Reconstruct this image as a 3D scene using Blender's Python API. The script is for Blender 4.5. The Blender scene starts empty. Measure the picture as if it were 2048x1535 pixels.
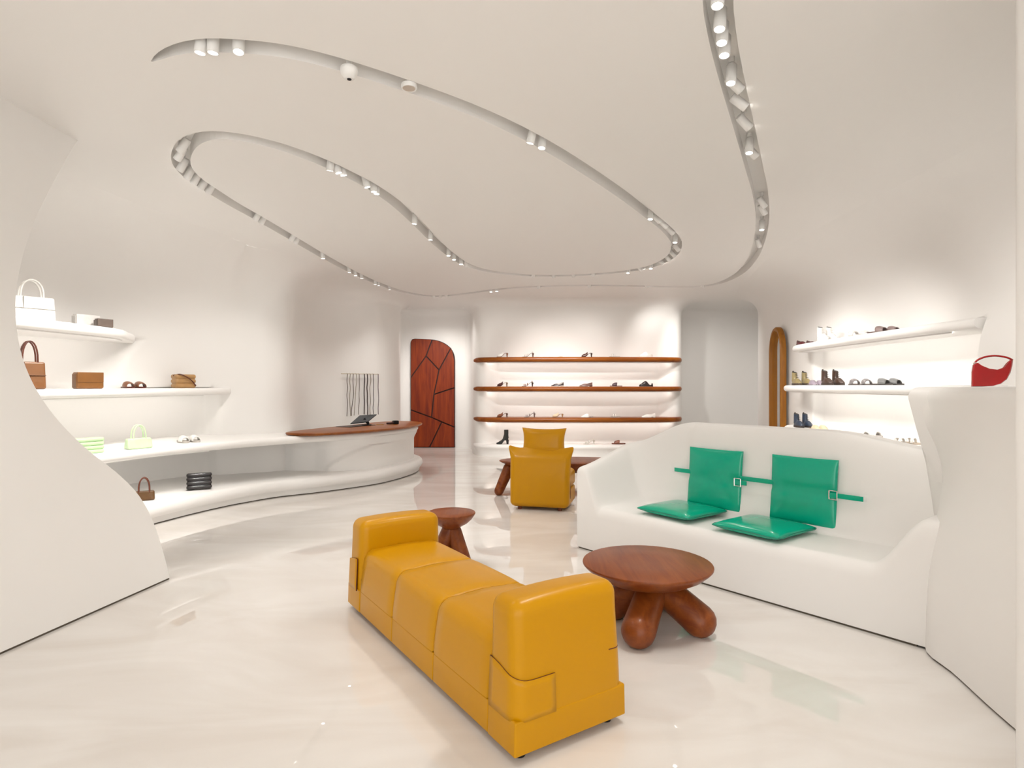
import bpy, bmesh, math, random
from mathutils import Vector, Matrix, geometry
random.seed(7)
R = math.radians
sc = bpy.context.scene
COL = sc.collection

# ------------------------------------------------------------------ camera, world, exposure
F = 1200.0; H = 1.35; HY = 770.0; CX = 1024.0          # focal length (px of a 2048 wide frame), eye height, horizon row
cam_d = bpy.data.cameras.new('camera'); cam = bpy.data.objects.new('camera', cam_d); COL.objects.link(cam)
cam_d.sensor_width = 36.0; cam_d.lens = 36.0 * F / 2048.0; cam_d.shift_y = 2.5 / 2048.0
cam_d.clip_start = 0.05
cam.location = (0, 0, H); cam.rotation_euler = (R(90), 0, 0)
sc.camera = cam
world = bpy.data.worlds.new('world'); sc.world = world; world.use_nodes = True
bg = world.node_tree.nodes['Background']
bg.inputs[0].default_value = (1.0, 0.982, 0.952, 1); bg.inputs[1].default_value = 1.9
sc.view_settings.view_transform = 'Standard'; sc.view_settings.look = 'None'
sc.view_settings.gamma = 1.0; sc.view_settings.use_curve_mapping = False
sc.view_settings.exposure = 0.63
sc.cycles.use_adaptive_sampling = True; sc.cycles.adaptive_threshold = 0.05
sc.cycles.max_bounces = 7; sc.cycles.diffuse_bounces = 5; sc.cycles.glossy_bounces = 4
WALL_K = 2.0; BACK_K = 3.0; LED_L = 18.0
SPOT_W = 2.5                                          # watts of one track spotlight
ZC = 3.0                                               # ceiling height

def floor_at(px, py, z=0.0):
    Y = F * (H - z) / (py - HY); return Vector(((px - CX) / F * Y, Y, z))
def ceil_at(px, py):
    Y = F * (ZC - H) / (HY - py); return Vector(((px - CX) / F * Y, Y))
def at(px, py, Y):
    return Vector(((px - CX) / F * Y, Y, H - (py - HY) / F * Y))
def sstep(a, b, x):
    t = max(0.0, min(1.0, (x - a) / (b - a))); return t * t * (3 - 2 * t)
def lerp(a, b, t): return a + (b - a) * t

# ------------------------------------------------------------------ materials
def mat(name, col, rough=0.5, spec=0.5, coat=0.0, metal=0.0, bump=0.0, bscale=40.0, vary=0.0, vscale=3.0, emit=0.0):
    m = bpy.data.materials.new(name); m.use_nodes = True
    nt = m.node_tree; b = nt.nodes['Principled BSDF']
    b.inputs['Base Color'].default_value = (*col, 1); b.inputs['Roughness'].default_value = rough
    b.inputs['Specular IOR Level'].default_value = spec; b.inputs['Metallic'].default_value = metal
    b.inputs['Coat Weight'].default_value = coat; b.inputs['Coat Roughness'].default_value = 0.08
    tc = nt.nodes.new('ShaderNodeTexCoord')
    if vary > 0:
        n = nt.nodes.new('ShaderNodeTexNoise'); n.inputs['Scale'].default_value = vscale; n.inputs['Detail'].default_value = 4
        r = nt.nodes.new('ShaderNodeValToRGB')
        r.color_ramp.elements[0].position = 0.3; r.color_ramp.elements[1].position = 0.7
        r.color_ramp.elements[0].color = (*[c * (1 - vary) for c in col], 1)
        r.color_ramp.elements[1].color = (*[min(1, c * (1 + vary)) for c in col], 1)
        nt.links.new(tc.outputs['Object'], n.inputs['Vector']); nt.links.new(n.outputs['Fac'], r.inputs['Fac'])
        nt.links.new(r.outputs['Color'], b.inputs['Base Color'])
    if bump > 0:
        n2 = nt.nodes.new('ShaderNodeTexNoise'); n2.inputs['Scale'].default_value = bscale; n2.inputs['Detail'].default_value = 6
        bp = nt.nodes.new('ShaderNodeBump'); bp.inputs['Strength'].default_value = bump; bp.inputs['Distance'].default_value = 0.01
        nt.links.new(tc.outputs['Object'], n2.inputs['Vector']); nt.links.new(n2.outputs['Fac'], bp.inputs['Height'])
        nt.links.new(bp.outputs['Normal'], b.inputs['Normal'])
    if emit > 0:
        b.inputs['Emission Color'].default_value = (1, 0.97, 0.92, 1); b.inputs['Emission Strength'].default_value = emit
    return m

def wood(name, dark, light, axis='X', scale=1.0, rough=0.35, coat=0.15):
    m = bpy.data.materials.new(name); m.use_nodes = True
    nt = m.node_tree; b = nt.nodes['Principled BSDF']
    tc = nt.nodes.new('ShaderNodeTexCoord'); mp = nt.nodes.new('ShaderNodeMapping')
    s = {'X': (0.6, 7, 7), 'Y': (7, 0.6, 7), 'Z': (7, 7, 0.6)}[axis]
    mp.inputs['Scale'].default_value = [v * scale for v in s]
    n = nt.nodes.new('ShaderNodeTexNoise'); n.inputs['Scale'].default_value = 2.2; n.inputs['Detail'].default_value = 8
    n.inputs['Roughness'].default_value = 0.65; n.inputs['Distortion'].default_value = 0.6
    r = nt.nodes.new('ShaderNodeValToRGB')
    r.color_ramp.elements[0].position = 0.32; r.color_ramp.elements[1].position = 0.68
    r.color_ramp.elements[0].color = (*dark, 1); r.color_ramp.elements[1].color = (*light, 1)
    nt.links.new(tc.outputs['Object'], mp.inputs['Vector']); nt.links.new(mp.outputs['Vector'], n.inputs['Vector'])
    nt.links.new(n.outputs['Fac'], r.inputs['Fac']); nt.links.new(r.outputs['Color'], b.inputs['Base Color'])
    b.inputs['Roughness'].default_value = rough; b.inputs['Coat Weight'].default_value = coat
    b.inputs['Coat Roughness'].default_value = 0.15; b.inputs['Specular IOR Level'].default_value = 0.28
    return m

def marble(name):
    m = bpy.data.materials.new(name); m.use_nodes = True
    nt = m.node_tree; b = nt.nodes['Principled BSDF']
    tc = nt.nodes.new('ShaderNodeTexCoord'); mp = nt.nodes.new('ShaderNodeMapping')
    mp.inputs['Scale'].default_value = (0.5, 1.3, 1); mp.inputs['Rotation'].default_value = (0, 0, 0.5)
    n = nt.nodes.new('ShaderNodeTexNoise'); n.inputs['Scale'].default_value = 1.6; n.inputs['Detail'].default_value = 7
    n.inputs['Distortion'].default_value = 1.4
    r = nt.nodes.new('ShaderNodeValToRGB')
    r.color_ramp.elements[0].position = 0.36; r.color_ramp.elements[1].position = 0.62
    r.color_ramp.elements[0].color = (0.70, 0.655, 0.61, 1); r.color_ramp.elements[1].color = (0.765, 0.735, 0.70, 1)
    nt.links.new(tc.outputs['Object'], mp.inputs['Vector']); nt.links.new(mp.outputs['Vector'], n.inputs['Vector'])
    nt.links.new(n.outputs['Fac'], r.inputs['Fac']); nt.links.new(r.outputs['Color'], b.inputs['Base Color'])
    b.inputs['Roughness'].default_value = 0.015; b.inputs['IOR'].default_value = 1.65
    return m

PLASTER = mat('white_plaster', (0.865, 0.848, 0.825), 0.55, 0.3)
FLOORM = marble('polished_marble')
GAP = mat('shadow_gap', (0.10, 0.08, 0.055), 0.6)  # dark tone stands in for the shade in gaps at floor level
LEATHER = mat('mustard_leather', (0.54, 0.25, 0.0), 0.33, 0.22, coat=0.07)
LEATHER_EDGE = mat('raw_leather_edge', (0.12, 0.022, 0.004), 0.7)
GREEN = mat('green_patent', (0.0, 0.41, 0.255), 0.18, 0.3, coat=0.3, bump=0.12, bscale=9)
WOOD_T = wood('walnut_table', (0.15, 0.027, 0.004), (0.27, 0.072, 0.012), 'Y', rough=0.4, coat=0.12)
WOOD_S = wood('walnut_shelf', (0.17, 0.034, 0.002), (0.30, 0.088, 0.006), 'X', coat=0.05)
WOOD_D = wood('red_brown_door_wood', (0.12, 0.010, 0.001), (0.25, 0.036, 0.002), 'Z', rough=0.5, coat=0.0)
WOOD_M = wood('honey_wood_frame', (0.26, 0.092, 0.008), (0.38, 0.15, 0.014), 'Z')
DARKW = mat('dark_groove', (0.03, 0.006, 0.003), 0.7)
MIRROR = mat('mirror_glass', (0.92, 0.92, 0.92), 0.02, metal=1.0)
METAL = mat('brushed_steel', (0.75, 0.74, 0.72), 0.25, metal=1.0)
LAMPW = mat('lamp_white', (0.86, 0.85, 0.83), 0.4)
LENS = mat('lamp_lens', (0.95, 0.93, 0.9), 0.3, emit=9.0); LENS.cycles.emission_sampling = 'NONE'
BLACKP = mat('black_plastic', (0.005, 0.005, 0.006), 0.45, 0.25)
BLACKR = mat('dark_recess', (0.02, 0.018, 0.016), 0.6)
_mc = {}
def lea(col, rough=0.4, coat=0.1):
    k = (col, rough)
    if k not in _mc: _mc[k] = mat('leather_%d' % len(_mc), col, rough, 0.5, coat=coat, vary=0.08, vscale=14)
    return _mc[k]

# ------------------------------------------------------------------ mesh helpers
def mk(name, vf, m, parent=None, smooth=True, recalc=True):
    verts, faces = vf
    me = bpy.data.meshes.new(name); me.from_pydata([tuple(v) for v in verts], [], faces)
    if recalc:
        bm = bmesh.new(); bm.from_mesh(me); bmesh.ops.recalc_face_normals(bm, faces=bm.faces); bm.to_mesh(me); bm.free()
    me.materials.append(m)
    if smooth:
        me.polygons.foreach_set('use_smooth', [True] * len(me.polygons))
        try: me.set_sharp_from_angle(angle=R(42))
        except Exception: pass
    o = bpy.data.objects.new(name, me); COL.objects.link(o)
    if parent: o.parent = parent
    return o
def tag(o, label, cat, group=None):
    o['label'] = label; o['category'] = cat
    if group: o['group'] = group
    return o
def struct(o, label=None, cat=None):
    o['kind'] = 'structure'
    if label: o['label'] = label
    if cat: o['category'] = cat
    return o
def thing(name, label, cat, loc=(0, 0, 0), rz=0.0, group=None):
    o = bpy.data.objects.new(name, None); COL.objects.link(o); o.empty_display_size = 0.1
    o.location = loc; o.rotation_euler = (0, 0, rz); return tag(o, label, cat, group)
def dup(root, loc, rz, label, group=None):
    r = root.copy(); COL.objects.link(r); r.location = loc; r.rotation_euler = (0, 0, rz); r['label'] = label
    if group: r['group'] = group
    for ch in list(root.children):
        c = ch.copy(); COL.objects.link(c); c.parent = r
        for g in list(ch.children):
            d = g.copy(); COL.objects.link(d); d.parent = c
    return r
def join(*vfs):
    V, Fc = [], []
    for v, f in vfs:
        o = len(V); V += list(v); Fc += [tuple(i + o for i in q) for q in f]
    return V, Fc
def xf(vf, M):
    return [M @ Vector(v) for v in vf[0]], vf[1]
def shift(vf, d):
    d = Vector(d); return [Vector(v) + d for v in vf[0]], vf[1]
def cr(pts, n=8, closed=False):
    """Catmull-Rom through pts (tuples of any length)"""
    pts = [Vector(p) for p in pts]; N = len(pts); out = []
    rng = range(N) if closed else range(N - 1)
    for i in rng:
        p1, p2 = pts[i], pts[(i + 1) % N]
        p0 = pts[(i - 1) % N] if (closed or i > 0) else p1 * 2 - p2
        p3 = pts[(i + 2) % N] if (closed or i + 2 < N) else p2 * 2 - p1
        for k in range(n):
            t = k / n
            out.append(0.5 * ((2 * p1) + (p2 - p0) * t + (2 * p0 - 5 * p1 + 4 * p2 - p3) * t * t + (3 * p1 - p0 - 3 * p2 + p3) * t ** 3))
    if not closed: out.append(pts[-1])
    return out
def resample(pts, step):
    out = [pts[0]]; acc = 0.0
    L = [0.0]
    for a, b in zip(pts, pts[1:]): L.append(L[-1] + (b - a).length)
    n = max(2, int(round(L[-1] / step))); j = 0; out = []
    for k in range(n + 1):
        s = L[-1] * k / n
        while j < len(L) - 2 and L[j + 1] < s: j += 1
        t = (s - L[j]) / max(1e-9, L[j + 1] - L[j]); out.append(pts[j].lerp(pts[j + 1], min(1, max(0, t))))
    return out
def rbox(h, r, n=1, f=None, c=(0, 0, 0)):
    """rounded box, half sizes h, edge radius r, n interior divisions, optional deform f(Vector)->Vector"""
    r = min(r, min(h) * 0.999); ax = []
    nn = (n, n, n) if isinstance(n, int) else n
    for k in range(3):
        i = h[k] - r; a = [i + r * math.tan(R(t)) for t in (0, 15, 30, 45)]
        inner = [-i + 2 * i * q / nn[k] for q in range(nn[k] + 1)]
        ax.append([-v for v in reversed(a[1:])] + inner + a[1:])
    V, Fc, idx = [], [], {}
    def vid(p):
        key = tuple(round(q, 6) for q in p)
        if key in idx: return idx[key]
        q = Vector(p); cl = Vector([max(-(h[k] - r), min(h[k] - r, q[k])) for k in range(3)]); d = q - cl
        if d.length > 1e-9: q = cl + d.normalized() * r
        if f: q = f(q)
        V.append(q + Vector(c)); idx[key] = len(V) - 1; return idx[key]
    for k in range(3):
        a, b = [j for j in range(3) if j != k]
        for s in (0, -1):
            w = ax[k][s]
            for i in range(len(ax[a]) - 1):
                for j in range(len(ax[b]) - 1):
                    q = []
                    for (ii, jj) in ((i, j), (i + 1, j), (i + 1, j + 1), (i, j + 1)):
                        p = [0, 0, 0]; p[k] = w; p[a] = ax[a][ii]; p[b] = ax[b][jj]; q.append(vid(p))
                    Fc.append(tuple(q if s == -1 else reversed(q)))
    return V, Fc
def box(x0, x1, y0, y1, z0, z1, r=0.004, n=1, f=None):
    return rbox(((x1 - x0) / 2, (y1 - y0) / 2, (z1 - z0) / 2), r, n, f, ((x0 + x1) / 2, (y0 + y1) / 2, (z0 + z1) / 2))
def tube(path, rad, n=10, caps=True, flat=1.0, up=None):
    """sweep of a circle (radius value or list) along a path; flat squashes along the binormal"""
    P = [Vector(p) for p in path]; N = len(P); V, Fc = [], []
    rad = rad if isinstance(rad, (list, tuple)) else [rad] * N
    ref = Vector(up) if up else Vector((0.13, 0.21, 0.97)); pu = None
    for i in range(N):
        t = (P[min(i + 1, N - 1)] - P[max(i - 1, 0)]).normalized()
        u = (ref - t * ref.dot(t)) if pu is None else (pu - t * pu.dot(t))
        if u.length < 1e-4: u = t.orthogonal()
        u.normalize(); pu = u; b = t.cross(u)
        for k in range(n):
            a = 2 * math.pi * k / n
            V.append(P[i] + u * (math.cos(a) * rad[i]) + b * (math.sin(a) * rad[i] * flat))
    for i in range(N - 1):
        for k in range(n):
            Fc.append((i * n + k, i * n + (k + 1) % n, (i + 1) * n + (k + 1) % n, (i + 1) * n + k))
    if caps:
        Fc.append(tuple(reversed(range(n)))); Fc.append(tuple(range((N - 1) * n, N * n)))
    return V, Fc
def capsule(p0, p1, r0, r1, n=18, bend=None):
    p0, p1 = Vector(p0), Vector(p1); d = (p1 - p0).normalized(); P, Rr = [], []
    for t in (80, 62, 42, 20): P.append(p0 - d * (r0 * math.sin(R(t)))); Rr.append(r0 * math.cos(R(t)))
    for k in range(7):
        t = k / 6; q = p0.lerp(p1, t)
        if bend: q = q + Vector(bend) * (4 * t * (1 - t))
        P.append(q); Rr.append(lerp(r0, r1, t))
    for t in (20, 42, 62, 80): P.append(p1 + d * (r1 * math.sin(R(t)))); Rr.append(r1 * math.cos(R(t)))
    return tube(P, Rr, n)
def lathe(prof, n=40, sx=1.0, sy=1.0):
    V, Fc = [], []; m = len(prof)
    for (r, z) in prof:
        for k in range(n):
            a = 2 * math.pi * k / n; V.append(Vector((r * sx * math.cos(a), r * sy * math.sin(a), z)))
    for i in range(m - 1):
        for k in range(n): Fc.append((i * n + k, i * n + (k + 1) % n, (i + 1) * n + (k + 1) % n, (i + 1) * n + k))
    Fc.append(tuple(reversed(range(n)))); Fc.append(tuple(range((m - 1) * n, m * n)))
    return V, Fc
def loft(secs, closed=True, caps=True):
    V, Fc = [], []; n = len(secs[0])
    for s in secs: V += [Vector(p) for p in s]
    for i in range(len(secs) - 1):
        for k in range(n if closed else n - 1):
            Fc.append((i * n + k, i * n + (k + 1) % n, (i + 1) * n + (k + 1) % n, (i + 1) * n + k))
    if caps and closed:
        Fc.append(tuple(reversed(range(n)))); Fc.append(tuple(range((len(secs) - 1) * n, len(secs) * n)))
    return V, Fc
def prism(poly, z0, z1):
    n = len(poly); V = [Vector((p[0], p[1], z0)) for p in poly] + [Vector((p[0], p[1], z1)) for p in poly]
    Fc = [tuple(reversed(range(n))), tuple(range(n, 2 * n))] + [(i, (i + 1) % n, n + (i + 1) % n, n + i) for i in range(n)]
    return V, Fc
def shelf_vf(front, back, z0, z1, r=None, base=None):
    """slab between two plan curves with a round nose along the front; base: (setback, z) makes a skirt to the floor"""
    secs = []
    for f_, b_ in zip(front, back):
        f_, b_ = Vector(f_[:2]), Vector(b_[:2]); d = f_ - b_; w = max(d.length, 1e-4); d = d / w
        rr = min(r or (z1 - z0) / 2, w * 0.9); s = []
        def P(u, z): q = b_ + d * u; return Vector((q.x, q.y, z))
        s.append(P(0, z0)); s.append(P(w * 0.5, z0))
        if base:
            sb, zb = base
            s += [P(w - sb, zb), P(w - sb * 0.95, lerp(zb, z1, 0.25)), P(w - sb * 0.7, lerp(zb, z1, 0.45))]
            zc = z1 - rr
            for a in (-40, -20, 0, 20, 40, 60, 80, 90): s.append(P(w - rr + rr * math.cos(R(a)), zc + rr * math.sin(R(a))))
        else:
            zc = (z0 + z1) / 2; hz = (z1 - z0) / 2
            for a in range(-90, 91, 18): s.append(P(w - rr + rr * math.cos(R(a)), zc + hz * math.sin(R(a))))
        s.append(P(w * 0.5, z1)); s.append(P(0, z1)); secs.append(s)
    return loft(secs)

# ------------------------------------------------------------------ room shell
# plan of the room's wall line, walked with the room on the right hand; third value: width of the cove into the ceiling
PLAN = [(-4.75, -3.2, 1.2), (-4.75, -1, 1.2), (-4.75, 1.5, 1.2), (-4.75, 4.0, 1.2), (-4.68, 5.4, 1.25), (-4.45, 6.5, 1.25), (-4.05, 7.35, 1.15),
        (-3.6, 7.76, 0.95), (-3.2, 7.95, 0.62), (-3.02, 8.2, 0.52), (-3.03, 8.7, 0.5), (-3.1, 9.3, 0.45), (-2.98, 9.95, 0.42), (-2.68, 10.34, 0.38), (-2.4, 10.62, 0.3), (-2.25, 10.95, 0.25),
        (-2.2, 11.4, 0.22), (-2.22, 11.9, 0.22), (-2.33, 12.5, 0.2), (-2.42, 12.92, 0.18), (-2.27, 13.09, 0.16), (-1.95, 13.1, 0.2), (-1.5, 13.1, 0.2), (-1.2, 13.1, 0.2), (-0.98, 13.03, 0.16), (-0.88, 12.85, 0.16),
        (-0.83, 12.5, 0.22), (-0.79, 12.1, 0.28), (-0.745, 11.82, 0.28), (-0.61, 11.56, 0.24), (-0.3, 11.42, 0.2), (0.3, 11.38, 0.18), (1.3, 11.36, 0.18), (2.3, 11.38, 0.2), (2.9, 11.42, 0.22),
        (3.2, 11.56, 0.28), (3.335, 11.82, 0.32), (3.38, 12.1, 0.32), (3.42, 12.6, 0.28), (3.5, 13.0, 0.2), (3.8, 13.28, 0.2), (4.5, 13.32, 0.25), (5.3, 13.3, 0.25), (5.75, 13.1, 0.25), (5.8, 12.7, 0.25),
        (5.5, 12.25, 0.3), (5.0, 11.75, 0.35), (4.62, 11.25, 0.4), (4.47, 10.75, 0.45), (4.44, 10.2, 0.55), (4.42, 9.5, 0.7), (4.36, 8.6, 0.85), (4.3, 7.5, 1.0), (4.27, 6.2, 1.05), (4.25, 5.0, 1.05),
        (4.22, 3.8, 1.05), (4.2, 1.5, 1.05), (4.2, -1, 1.05), (4.2, -3.2, 1.05)]
wall_line = resample(cr(PLAN, 12), 0.05)
NW = len(wall_line)
norms = []
for i, p in enumerate(wall_line):
    t = (wall_line[min(i + 2, NW - 1)] - wall_line[max(i - 2, 0)]).to_2d().normalized(); norms.append(Vector((t.y, -t.x)))
I_LB = min(range(NW), key=lambda i: (wall_line[i].to_2d() - Vector((-2.42, 12.92))).length)
I_BR = min(range(NW), key=lambda i: (wall_line[i].to_2d() - Vector((5.75, 13.1))).length)

def recess(i, z):
    """outward displacement of the wall (display niches scooped into the plaster)"""
    x, y = wall_line[i].x, wall_line[i].y; d = 0.0
    if i < I_LB and x < -3.2:                       # left display wall
        if z > 1.30: e = 6.70 + 0.24 * max(0.0, (z - 1.50) / 0.40) ** 2.0; top = 1 - sstep(1.86, 1.90, z)
        else: e = 7.62; top = 1.0
        d = (0.11 if z > 1.30 else 0.15) * (1 - sstep(e - 0.05, e + 0.05, y)) * top
    elif I_LB <= i < I_BR and -0.85 < x < 3.5 and y < 12.2:   # column between the alcoves
        c = sstep(-0.74, -0.25, x) * (1 - sstep(2.88, 3.35, x))
        g = sstep(0.05, 0.26, z) * (1 - 0.85 * sstep(1.9, 2.7, z))
        d = 0.30 * c * g
    elif i >= I_BR and x < 4.6:                     # right display wall
        n = sstep(5.02, 5.1, y) * (1 - sstep(8.62, 8.70, y)) * (1 - sstep(1.86, 1.90, z))
        d = 0.10 * n
        k_ = sstep(1.88, 1.92, z)
        d -= 0.36 * lerp(1 - sstep(5.02, 5.10, y), 1 - sstep(4.95, 6.3, y), k_) * (1 - sstep(1.6, 2.7, z))
    return d
ZR = [0.0, 0.03] + [0.07 + 0.06 * k for k in range(28)]   # up to 1.69
ZR += [1.74, 1.79, 1.84, 1.865, 1.88, 1.895, 1.93]
def wall_part(i0, i1, name, label):
    V, Fc = [], []; rows = None
    for i in range(i0, i1 + 1):
        p, n, w = wall_line[i].to_2d(), norms[i], wall_line[i].z; b = min(0.95, w * 0.85); zt = ZC - b
        zs = [z for z in ZR if z <= min(zt, 1.93) + 1e-6]
        zs = list(ZR) + [lerp(1.93, zt, k / 5) for k in range(1, 6)]
        col = []
        for z in zs:
            q = p - n * recess(i, z); col.append((q.x, q.y, z))
        for k in range(1, 11):
            a = R(90 * k / 10); u = w * (1 - math.cos(a)); q = p - n * (recess(i, zt) * (1 - k / 10)) + n * u
            col.append((q.x, q.y, zt + b * math.sin(a)))
        V += col; m = len(col)
    for c in range(i1 - i0):
        for k in range(m - 1): Fc.append((c * m + k, c * m + k + 1, (c + 1) * m + k + 1, (c + 1) * m + k))
    o = mk(name, (V, Fc), PLASTER, recalc=False); me = o.data
    try: me.set_sharp_from_angle(angle=R(60))
    except Exception: pass
    return struct(o, label, 'wall')
wall_part(0, I_LB, 'wall_left', 'curved white plaster wall with scooped bag display niches')
wall_part(I_LB, I_BR, 'wall_back', 'white plaster back wall with column between two alcoves')
wall_part(I_BR, NW - 1, 'wall_right', 'white plaster wall with scooped shoe display niche')

# ceiling with the long winding light slot
SLOT_PX = [(303, 123), (335, 106), (375, 95), (420, 91), (480, 93), (560, 101), (640, 118), (720, 141), (800, 167), (880, 195), (960, 226), (1040, 263), (1120, 307), (1200, 358), (1260, 400), (1305, 435),
           (1338, 463), (1353, 487), (1344, 511), (1310, 530), (1260, 541), (1190, 548), (1120, 551), (1050, 550), (985, 543), (938, 531), (905, 512), (870, 482), (835, 446), (795, 409), (745, 374), (690, 345),
           (630, 318), (560, 293), (490, 276), (430, 270), (388, 279), (366, 300), (363, 328), (384, 354), (425, 382), (470, 410), (520, 438), (590, 479), (650, 514), (710, 546), (760, 568), (810, 584), (870, 592), (930, 587),
           (990, 579), (1070, 573), (1180, 570.5), (1290, 572), (1370, 573.5), (1430, 568), (1475, 549), (1503, 520), (1518, 484), (1525, 440), (1521, 390), (1507, 330), (1490, 262), (1470, 185), (1452, 110), (1441, 50), (1436, 0), (1440, -120)]
slot_c = resample(cr([ceil_at(*p).to_3d() for p in SLOT_PX], 10), 0.06)
NS = len(slot_c); SW = 0.062; SD = 0.11
slot_n = []
for i in range(NS):
    t = (slot_c[min(i + 1, NS - 1)] - slot_c[max(i - 1, 0)]).normalized(); slot_n.append(Vector((-t.y, t.x, 0)))
def sw(i): return SW * (0.06 + 0.94 * min(1.0, i * 0.06 / 0.45) ** 0.7)
SL = [slot_c[i] + slot_n[i] * sw(i) for i in range(NS)]; SR = [slot_c[i] - slot_n[i] * sw(i) for i in range(NS)]
ring = []
for i in range(0, NW, 2):
    q = wall_line[i].to_2d() + norms[i] * wall_line[i].z
    if not ring or (q - ring[-1]).length > 0.02: ring.append(q)
hole = SL + list(reversed(SR))
polys = [[Vector((p.x, p.y, 0)) for p in ring], [Vector((p.x, p.y, 0)) for p in hole]]
allp = polys[0] + polys[1]; n0 = len(polys[0]); n1 = len(polys[1])
def inside(p, poly):
    c = False; j = len(poly) - 1
    for i in range(len(poly)):
        a, b = poly[i], poly[j]
        if (a.y > p.y) != (b.y > p.y) and p.x < (b.x - a.x) * (p.y - a.y) / (b.y - a.y) + a.x: c = not c
        j = i
    return c
cdt = geometry.delaunay_2d_cdt([p.to_2d() for p in allp], [(i, (i + 1) % n0) for i in range(n0)] + [(n0 + i, n0 + (i + 1) % n1) for i in range(n1)], [], 0, 1e-6)
allp = cdt[0]; tris = []
for t in cdt[2]:
    c_ = (allp[t[0]] + allp[t[1]] + allp[t[2]]) / 3
    if inside(c_, polys[0]) and not inside(c_, polys[1]): tris.append(t)
V = [(p.x, p.y, ZC) for p in allp]; Fc = [tuple(t) for t in tris]
o0 = len(V); nh = len(hole)
V += [(p.x, p.y, ZC) for p in hole] + [(p.x, p.y, ZC + SD) for p in hole]
for k in range(nh): Fc.append((o0 + k, o0 + (k + 1) % nh, o0 + nh + (k + 1) % nh, o0 + nh + k))
for k in range(NS - 1):
    Fc.append((o0 + nh + k, o0 + nh + k + 1, o0 + nh + (nh - 2 - k), o0 + nh + (nh - 1 - k)))
ceil = mk('ceiling', (V, Fc), PLASTER, smooth=False, recalc=False)
struct(ceil, 'cream white plaster ceiling cut by one long winding light slot', 'ceiling')

fl = mk('floor', ([(-6.5, -3.2, 0), (7.0, -3.2, 0), (7.0, 14.5, 0), (-6.5, 14.5, 0)], [(0, 1, 2, 3)]), FLOORM, smooth=False)
struct(fl, 'polished cream marble floor', 'floor')

# near left fin wall with S-curved free edge
FIN_EDGE = [(340, 1158), (331, 1120), (316, 1070), (296, 1020), (268, 978), (230, 942), (185, 907), (140, 866), (100, 820), (68, 770), (45, 715), (33, 655), (31, 600), (37, 550), (50, 495), (74, 430), (105, 368), (130, 322), (155, 279)]
def fin_x(Y, z):
    return lerp(-2.56 + (Y - 3.02) * 0.155, -2.93, (z / ZC))
edge = []
for px, py in cr(FIN_EDGE, 3):
    lo, hi = 2.0, 9.0
    for _ in range(50):
        Y = (lo + hi) / 2; X = (px - CX) / F * Y; z = H - (py - HY) / F * Y
        if X > fin_x(Y, z): lo = Y
        else: hi = Y
    edge.append((Y, max(0.012, min(ZC, z))))
edge[0] = (edge[0][0], 0.012); edge[-1] = (edge[-1][0], ZC)
V, Fc = [], []
NYF = 10
for (Ye, z) in edge:
    for s in (0, 1):
        for k in range(NYF + 1):
            Y = lerp(-3.0, Ye, k / NYF); x = fin_x(Y, z) if Y > 1.5 else fin_x(1.5, z)
            V.append((x - 0.16 * s, Y, z))
m = 2 * (NYF + 1)
for r_ in range(len(edge) - 1):
    for k in range(NYF): Fc.append((r_ * m + k, r_ * m + k + 1, (r_ + 1) * m + k + 1, (r_ + 1) * m + k))
    for k in range(NYF): Fc.append((r_ * m + NYF + 1 + k, (r_ + 1) * m + NYF + 1 + k, (r_ + 1) * m + NYF + 2 + k, r_ * m + NYF + 2 + k))
    Fc.append((r_ * m + NYF, r_ * m + 2 * NYF + 1, (r_ + 1) * m + 2 * NYF + 1, (r_ + 1) * m + NYF))
fin = mk('wall_near_left', (V, Fc), PLASTER)
struct(fin, 'plain white partition wall with S-curved free edge at the left', 'wall')
Ye = edge[0][0]
g = mk('gap_shade_left', box(-0.15, -0.006, 0, Ye + 1.0 - 0.01, 0, 0.0125, 0.0005), GAP)  # dark strip painted as the shade under the raised partition
p0 = Vector((fin_x(1.5, 0), 1.5)); p1 = Vector((fin_x(Ye, 0), Ye)); d = (p1 - p0).normalized()
g.location = (p1.x - d.x * (Ye + 0.99), p1.y - d.y * (Ye + 0.99), 0); g.rotation_euler = (0, 0, math.atan2(d.y, d.x) - R(90))
struct(g, 'dark strip painted as the shade gap under the left partition wall', 'shadow gap')

# near right pier at the frame's right edge
pier = mk('wall_near_right', rbox((0.6, 0.55, ZC / 2), 0.05, 1, None, (2.252, 1.45, ZC / 2)), PLASTER)
struct(pier, 'plain white wall pier at the right edge of the picture', 'wall')

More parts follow.
